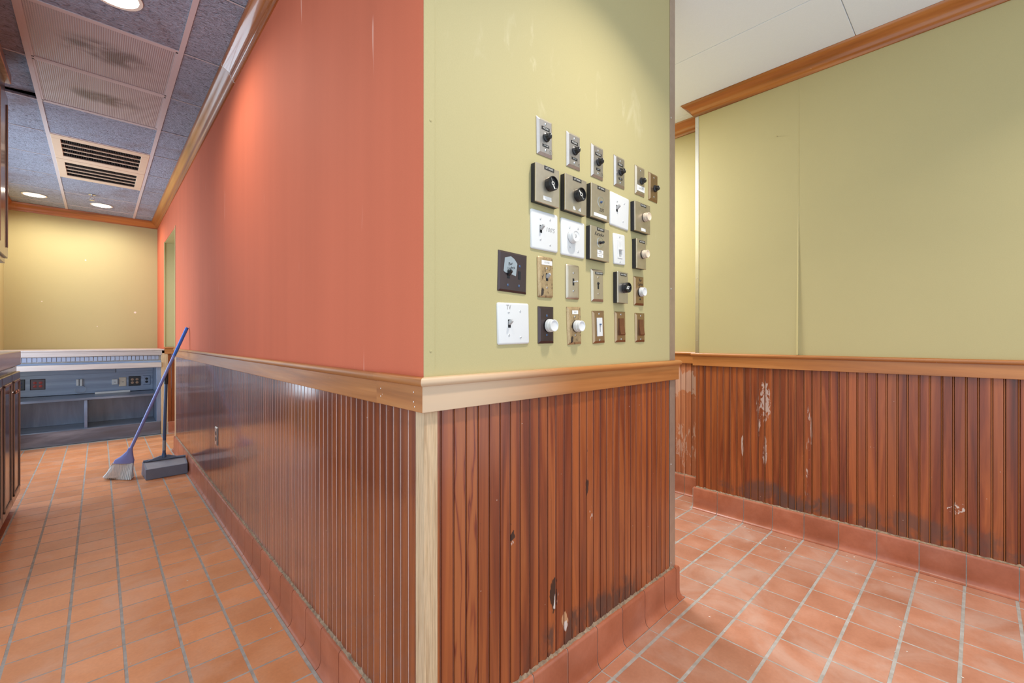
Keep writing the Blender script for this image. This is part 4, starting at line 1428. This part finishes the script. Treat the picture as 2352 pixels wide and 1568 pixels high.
t = switch('brown plate with brown rocker, left one of the bottom row rocker pair', 1.4838, 1.2387, 1.3)
plate(W1, H1, 0.0065, M['steel_brown'], t, 0.0085)
rocker(t)
screws(t, [(0, 0.048), (0, -0.048)], 0.0065, M['aluminium'])
t = switch('brown plate with brown rocker at the bottom right end of the plates', 1.6295, 1.2387, 1.1)
plate(W1, H1, 0.0065, M['steel_brown'], t, 0.0085)
rocker(t)
screws(t, [(0, 0.048), (0, -0.048)], 0.0065, M['aluminium'])

# outlet on the corridor wainscot
t = thing('wall_outlet', 'steel power outlet plate on the corridor wainscot', 'outlet', (XA, 3.66, 0.512), (0, 0, -PI / 2))
plate(W1 + 0.004, 0.128, 0.006, M['steel'], t, 0.006)
for z in (0.02, -0.02):
    MB().lathe([(0.0145, 0.0), (0.0145, 0.0015), (0.013, 0.002)], 20, '-y').build('socket', M['black_plastic'], t, True, loc=(0, -0.006, z))
screws(t, [(0, 0)], 0.006, M['steel'])

# ------------------------------------------------------------------ back counter at the corridor end
YU = 7.043
t = thing('back_counter', 'dark slate built-in counter with open shelves at the corridor end', 'counter', (-0.13, YU, 0))


def part(name, mat, x0, x1, y0, y1, z0, z1, b=0.002, par=None):
    mb = MB().bbox(x0 + 0.13, x1 + 0.13, y0 - YU, y1 - YU, z0, z1, b)
    return mb.build(name, mat, par or t)


UX0, UX1 = XF, 0.566
part('countertop', M['grey_oak'], UX0, XA - 0.002, YU - 0.012, YD - 0.002, 1.050, 1.066)
part('fascia_board', M['grey_oak'], UX0, UX1 + 0.01, YU - 0.004, YU + 0.03, 0.992, 1.050)
fb = part('mosaic_backing', M['grout'], UX0, UX1, YU + 0.014, YU + 0.03, 0.925, 0.992)
pitch = 0.0372
k = 0
tm = MB().bbox(0, pitch - 0.0045, -0.004, 0.006, 0.0, 0.050, 0.0015).mesh('mosaic_tile', M['mosaic'])
x = UX0 + 0.002
while x < UX1 - pitch:
    place('tile', tm, t, (x + 0.13, 0.011, 0.9375), (random.gauss(0, 0.02), random.gauss(0, 0.006), random.gauss(0, 0.03)))
    x += pitch
part('shelf_ledge', M['slate'], UX0, UX1, YU + 0.0, YU + 0.03, 0.902, 0.925)
part('shelf_board', M['grey_oak'], UX0, UX1 + 0.004, YU - 0.022, YU + 0.52, 0.842, 0.902)
part('upper_back_panel', M['slate'], UX0, 0.522, YU + 0.51, YU + 0.53, 0.52, 0.842)
part('upper_strip', M['slate'], UX0, 0.15, YU + 0.498, YU + 0.511, 0.765, 0.842)
part('upper_strip', M['slate'], 0.158, 0.522, YU + 0.498, YU + 0.511, 0.770, 0.842)
part('lower_shelf', M['slate_dark'], UX0, 0.522, YU + 0.01, YU + 0.53, 0.490, 0.516)
part('lower_back_panel', M['slate_v'], UX0, 0.522, YU + 0.47, YU + 0.49, 0.165, 0.490)
part('divider', M['slate_v'], -0.127, -0.099, YU + 0.03, YU + 0.47, 0.165, 0.490)
part('plinth', M['slate_dark'], UX0, UX1, YU, YU + 0.53, 0.0, 0.165, 0.006)
part('side_panel', M['slate_v'], 0.522, UX1, YU + 0.002, YU + 0.54, 0.165, 0.842)


def outlet(label, x, z, w_, h_, plate_m, sock_m, cols_, rows_, name='wall_outlet'):
    yb_ = 7.553
    s = yb_ / 7.45
    o = thing(name, label, 'outlet', (x * s, yb_, 1.19 - (1.19 - z) * s), group='outlets on the back counter panel')
    plate(w_, h_, 0.006, plate_m, o, 0.006)
    for i in range(cols_):
        for j in range(rows_):
            xx = (i - (cols_ - 1) / 2) * 0.046
            zz = (j - (rows_ - 1) / 2) * 0.040
            so = MB().lathe([(0.0155, 0.0), (0.0155, 0.0025), (0.0145, 0.003)], 18, '-y').build('socket', sock_m, o, True, loc=(xx, -0.006, zz))
            MB().box(-0.006, -0.0045, -0.0036, -0.0026, -0.004, 0.004).box(0.0045, 0.006, -0.0036, -0.0026, -0.004, 0.004).build('slots', M['slot'], so)
    return o


outlet('dark outlet plate half hidden by the cabinet counter', -0.655, 0.670, 0.08, 0.126, M['black_plastic'], M['pan_pole'], 1, 2)
outlet('outlet plate with four red sockets on the slate counter panel', -0.518, 0.6675, 0.124, 0.126, M['bronze'], M['red_socket'], 2, 2)
outlet('black outlet plate with four tan sockets on the slate counter panel', 0.3326, 0.6546, 0.120, 0.126, M['black_plastic'], M['tan_socket'], 2, 2)
outlet('black-rimmed double outlet plate beside the counter side panel', 0.4504, 0.6571, 0.080, 0.126, M['slate'], M['slot'], 1, 2)
s_ = 7.553 / 7.45
t = thing('wall_outlet', 'pale square cable plate on the slate counter panel', 'outlet', (0.2169 * s_, 7.553, 1.19 - (1.19 - 0.6508) * s_), group='outlets on the back counter panel')
plate(0.072, 0.116, 0.006, M['ivory'], t, 0.006)
MB().lathe([(0.008, 0.0), (0.007, 0.004), (0.003, 0.008)], 16, '-y').build('jack', M['steel'], t, True, loc=(0, -0.006, 0))
t = thing('wall_outlet', 'small white phone jack box on the slate counter panel', 'outlet', (0.1437 * s_, 7.553, 1.19 - (1.19 - 0.6557) * s_), group='outlets on the back counter panel')
MB().bbox(-0.030, 0.030, -0.028, 0.0, -0.036, 0.036, 0.006).build('box', M['white_plastic'], t)
MB().box(-0.008, 0.008, -0.029, -0.027, -0.010, 0.004).build('jack', M['grey_plastic'], t)
t = thing('cable_box', 'dangling white junction box with loose wires on the slate panel', 'junction box', (-0.175 * s_, 7.553, 1.19 - (1.19 - 0.6701) * s_))
MB().bbox(-0.028, -0.004, -0.03, 0.0, -0.04, 0.04, 0.004).bbox(0.004, 0.028, -0.03, 0.0, -0.045, 0.04, 0.004).build('shell', M['white_plastic'], t)
pts = [(0.01 + 0.05 * math.sin(a * 0.42), -0.012 - 0.002 * a, -0.04 - 0.045 * (1 - math.cos(a * 0.42))) for a in range(13)]
MB().tube(pts, 0.002, 6).build('wire', M['grey_plastic'], t, True)
st = MB().bbox(-0.165, 0.165, -0.010, 0.010, 0.0, 0.024, 0.002).build('plastic_strip', M['white_plastic'], None, loc=(0.125, 7.46, 0.5165), rot=(0, 0, R(7)))
tag(st, 'long white plastic strip lying on the lower shelf', 'strip')

# ------------------------------------------------------------------ cabinets at far left
XL, YL0, YL1 = -0.425, 2.95, 4.672
t = thing('base_cabinet', 'dark wooden base cabinet with panelled doors at the left edge', 'cabinet', (XL, YL1, 0))


def cpart(name, mat, x0, x1, y0, y1, z0, z1, b=0.002, par=None):
    return MB().bbox(x0 - XL, x1 - XL, y0 - YL1, y1 - YL1, z0, z1, b).build(name, mat, par or t)


cpart('body', M['cab'], XF + 0.004, XL - 0.002, YL0, YL1, 0.09, 1.00)
cpart('toe_kick', M['slate_dark'], XF + 0.004, XL - 0.045, YL0, YL1 - 0.02, 0.0, 0.09)
dy = 0.39
k = 0
y1 = YL1 - 0.012
while y1 - dy > YL0:
    y0 = y1 - dy
    d = cpart('door', M['cab'], XL - 0.002, XL + 0.016, y0, y1, 0.11, 0.965, 0.003)
    fr = MB()
    for (a0, a1, b0, b1) in ((y0 + 0.05, y0 + 0.066, 0.16, 0.915), (y1 - 0.066, y1 - 0.05, 0.16, 0.915)):
        fr.bbox(XL + 0.016 - XL, XL + 0.022 - XL, a0 - YL1, a1 - YL1, b0, b1, 0.002)
    for (b0, b1) in ((0.16, 0.176), (0.90, 0.916)):
        fr.bbox(XL + 0.016 - XL, XL + 0.022 - XL, y0 + 0.05 - YL1, y1 - 0.05 - YL1, b0, b1, 0.002)
    fr.build('panel_moulding', M['cab_trim'], d)
    MB().lathe([(0.006, 0.0), (0.005, 0.008), (0.010, 0.014), (0.0115, 0.020), (0.008, 0.025), (0.0001, 0.026)], 18, '-x').build('knob', M['aluminium'], d, True,
                                                                                                                            loc=(0.016, (y1 if k % 2 else y0) + (-0.03 if k % 2 else 0.06) - YL1, 0.85), rot=(0, 0, PI))
    y1 = y0 - 0.008
    k += 1
ct = MB().bbox(XF + 0.003, -0.402, YL0 - 0.02, 4.62, 1.012, 1.108, 0.004).build('countertop', M['counter_lam'])
MB().box(XF + 0.003, XL + 0.0, YL0, 4.60, 1.001, 1.012).build('underlay', M['slate_dark'], ct)
tag(ct, 'thick grey-brown countertop slab over the left cabinet', 'countertop')
t = thing('wall_cabinet', 'tall dark wall cabinet hanging at the left edge', 'cabinet', (XF, 4.13, 1.66))
MB().bbox(0.002, -0.425 - XF, -1.2, 0.0, 0.0, ZC - 1.66 - 0.06, 0.003).build('body', M['cab'], t)
for j in range(3):
    d = MB().bbox(-0.427 - XF, -0.412 - XF, -0.395 - j * 0.40, -0.01 - j * 0.40, 0.03, 1.02, 0.003).build('door', M['cab'], t)
    fr = MB()
    a0, a1 = -0.395 - j * 0.40, -0.01 - j * 0.40
    for (q0, q1) in ((a0 + 0.05, a0 + 0.064), (a1 - 0.064, a1 - 0.05)):
        fr.bbox(-0.412 - XF, -0.406 - XF, q0, q1, 0.09, 0.96, 0.002)
    fr.build('panel_moulding', M['cab_trim'], d)
MB().bbox(0.002, -0.400 - XF, -1.2, 0.012, ZC - 1.66 - 0.06, ZC - 1.66 - 0.004, 0.004).build('top_moulding', M['cab_trim'], t)

# ------------------------------------------------------------------ broom
t = thing('broom', 'blue broom with pale bristles leaning on the orange wall', 'broom', (0.115, 5.0, 0))
o0 = Vector((0.115, 5.0, 0))
L = lambda x, y, z: (x - 0.115, y - 5.0, z)
MB().tube([L(0.193, 4.97, 0.245), L(0.535, 4.943, 1.168)], 0.0120, 14).build('handle', M['broom_blue'], t, True)
MB().tube([L(0.490, 4.947, 1.045), L(0.5835, 4.94, 1.297)], 0.0132, 14).build('grip', M['broom_tip'], t, True)
# socket / ferrule
mb = MB()
sec = [((0.195, 4.969, 0.262), 0.015, 0.015), ((0.190, 4.972, 0.235), 0.020, 0.018), ((0.172, 4.978, 0.190), 0.045, 0.022), ((0.158, 4.98, 0.166), 0.066, 0.024), ((0.150, 4.982, 0.138), 0.070, 0.025)]
dirv = Vector((0.93, -0.30, -0.10)).normalized()
nrm = Vector((0.30, 0.95, 0)).normalized()


def secs(mb, sec):
    rings = []
    for c, hw, ht in sec:
        c = Vector(c)
        ring = []
        for i in range(12):
            a = 2 * PI * i / 12
            ring.append(Vector(L(*(c + dirv * hw * math.copysign(abs(math.cos(a)) ** 0.6, math.cos(a)) + nrm * ht * math.copysign(abs(math.sin(a)) ** 0.6, math.sin(a))))))
        rings.append(ring)
    vs = [p for r in rings for p in r]
    fs = []
    for r in range(len(rings) - 1):
        for i in range(12):
            j = (i + 1) % 12
            fs.append((r * 12 + i, r * 12 + j, r * 12 + 12 + j, r * 12 + 12 + i))
    fs.append(tuple(range(12))[::-1])
    fs.append(tuple((len(rings) - 1) * 12 + i for i in range(12)))
    mb.add(vs, fs)
    return mb


secs(MB(), sec).build('ferrule', M['broom_blue'], t, True)
mb = MB()
rr = random.Random(4)
tops = [(u, v) for u in [i / 27 for i in range(28)] for v in (-0.8, -0.3, 0.3, 0.8)]
for u, v in tops:
    a = Vector((0.148, 4.982, 0.142)) + dirv * ((u - 0.5) * 0.132) + nrm * v * 0.020
    e = Vector((0.118, 5.02, 0.0)) + Vector((0.155, -0.20, 0)) * (u - 0.5) * 1.02 + nrm * v * 0.030
    e += Vector((rr.gauss(0, 0.002), rr.gauss(0, 0.002), 0.004 + 0.010 * (0.5 - u) ** 2))
    m_ = (a + e) / 2 + Vector((0, 0, 0.0))
    mb.tube([L(*a), L(*m_), L(*e)], [0.0030, 0.0036, 0.0042], 5)
o = mb.build('bristles', M['bristle'], t)
o['kind'] = 'stuff'
secs(MB(), [((0.149, 4.982, 0.14), 0.066, 0.018), ((0.133, 5.0, 0.07), 0.085, 0.024), ((0.120, 5.018, 0.02), 0.105, 0.028)]).build('bristle_core', M['bristle'], t)

# ------------------------------------------------------------------ lobby dustpan
t = thing('dustpan', 'grey upright dustpan with long pole beside the broom', 'dustpan', (0.43, 4.95, 0))
D = lambda x, y, z: (x - 0.43, y - 4.95, z)
mb = MB()
x0, x1 = 0.285, 0.572
bot = [(x0, 4.80), (x1, 4.815), (x1 + 0.006, 5.02), (x0 - 0.015, 5.06)]
vs = [D(a, b, 0.003) for a, b in bot] + [D(x0, 4.806, 0.088), D(x1, 4.821, 0.088), D(x1 + 0.004, 4.985, 0.118), D(x0 - 0.010, 5.01, 0.118)]
mb.add(vs, [(0, 1, 5, 4), (1, 2, 6, 5), (2, 3, 7, 6), (3, 0, 4, 7), (0, 3, 2, 1), (4, 5, 6, 7)])
mb.build('pan', M['pan_grey'], t)
mb = MB()
mb.add([D(x0 + 0.012, 4.812, 0.0895), D(x1 - 0.012, 4.827, 0.0895), D(x1 - 0.008, 4.965, 0.1155), D(x0 + 0.002, 4.985, 0.1155), D(x0 + 0.012, 4.812, 0.087), D(x1 - 0.012, 4.827, 0.087), D(x1 - 0.008, 4.965, 0.112), D(x0 + 0.002, 4.985, 0.112)],
       [(0, 1, 2, 3), (4, 7, 6, 5), (0, 4, 5, 1), (1, 5, 6, 2), (2, 6, 7, 3), (3, 7, 4, 0)])
mb.build('dusty_lid', M['pan_dust'], t)
MB().tube([D(x0 - 0.006, 4.995, 0.124), D(0.43, 4.985, 0.128), D(x1 + 0.004, 4.97, 0.126)], [0.009, 0.012, 0.009], 10).build('hinge_bar', M['pan_grey'], t, True)
mb = MB().prism([(-0.13, 0.12), (0.13, 0.12), (0.03, 0.155), (-0.03, 0.155)], lambda a, b: D(0.423 + a, 4.972, b), lambda a, b: D(0.423 + a, 4.996, b))
mb.build('yoke', M['pan_grey'], t)
MB().tube([D(0.421, 4.982, 0.14), D(0.421, 4.982, 0.175)], [0.020, 0.014], 14).build('socket', M['pan_pole'], t, True)
MB().tube([D(0.421, 4.982, 0.165), D(0.437, 4.982, 0.90)], 0.0125, 14).build('pole', M['pan_pole'], t, True)
MB().tube([D(0.4345, 4.982, 0.79), D(0.437, 4.982, 0.902)], 0.0160, 14).build('grip', M['black_plastic'], t, True)
MB().tube([D(0.4215, 4.982, 0.20), D(0.4235, 4.982, 0.29)], 0.0129, 14).build('pole_sleeve', M['tape'], t, True)

# ------------------------------------------------------------------ crumbs
rr = random.Random(21)
mb = MB()
for (cx_, cy_, sx, sy, n) in ((2.9, 0.75, 0.10, 0.4, 16), (2.0, 0.80, 0.12, 0.06, 3), (2.5, 0.25, 0.3, 0.3, 10), (0.2, 2.2, 0.3, 0.5, 12), (0.3, 4.8, 0.25, 0.10, 10), (3.0, 1.1, 0.03, 0.2, 8)):
    for i in range(n):
        x, y, s, a = rr.gauss(cx_, sx), rr.gauss(cy_, sy), rr.uniform(0.0015, 0.006), rr.uniform(0, PI)
        pts = [(x + s * math.cos(a + k * 1.6 + rr.uniform(-.3, .3)) * (1 if k % 2 else 0.5), y + s * math.sin(a + k * 1.6) * (1 if k % 2 else 0.5)) for k in range(4)]
        mb.add([(p, q, 0.0006) for p, q in pts] + [(p, q, 0.0016) for p, q in pts], [(0, 1, 2, 3), (4, 5, 6, 7), (0, 1, 5, 4), (1, 2, 6, 5), (2, 3, 7, 6), (3, 0, 4, 7)])
o = mb.build('floor_crumbs', M['flake'])
tag(o, 'small pale paint flakes and crumbs scattered over the floor tiles', 'debris', kind='stuff')
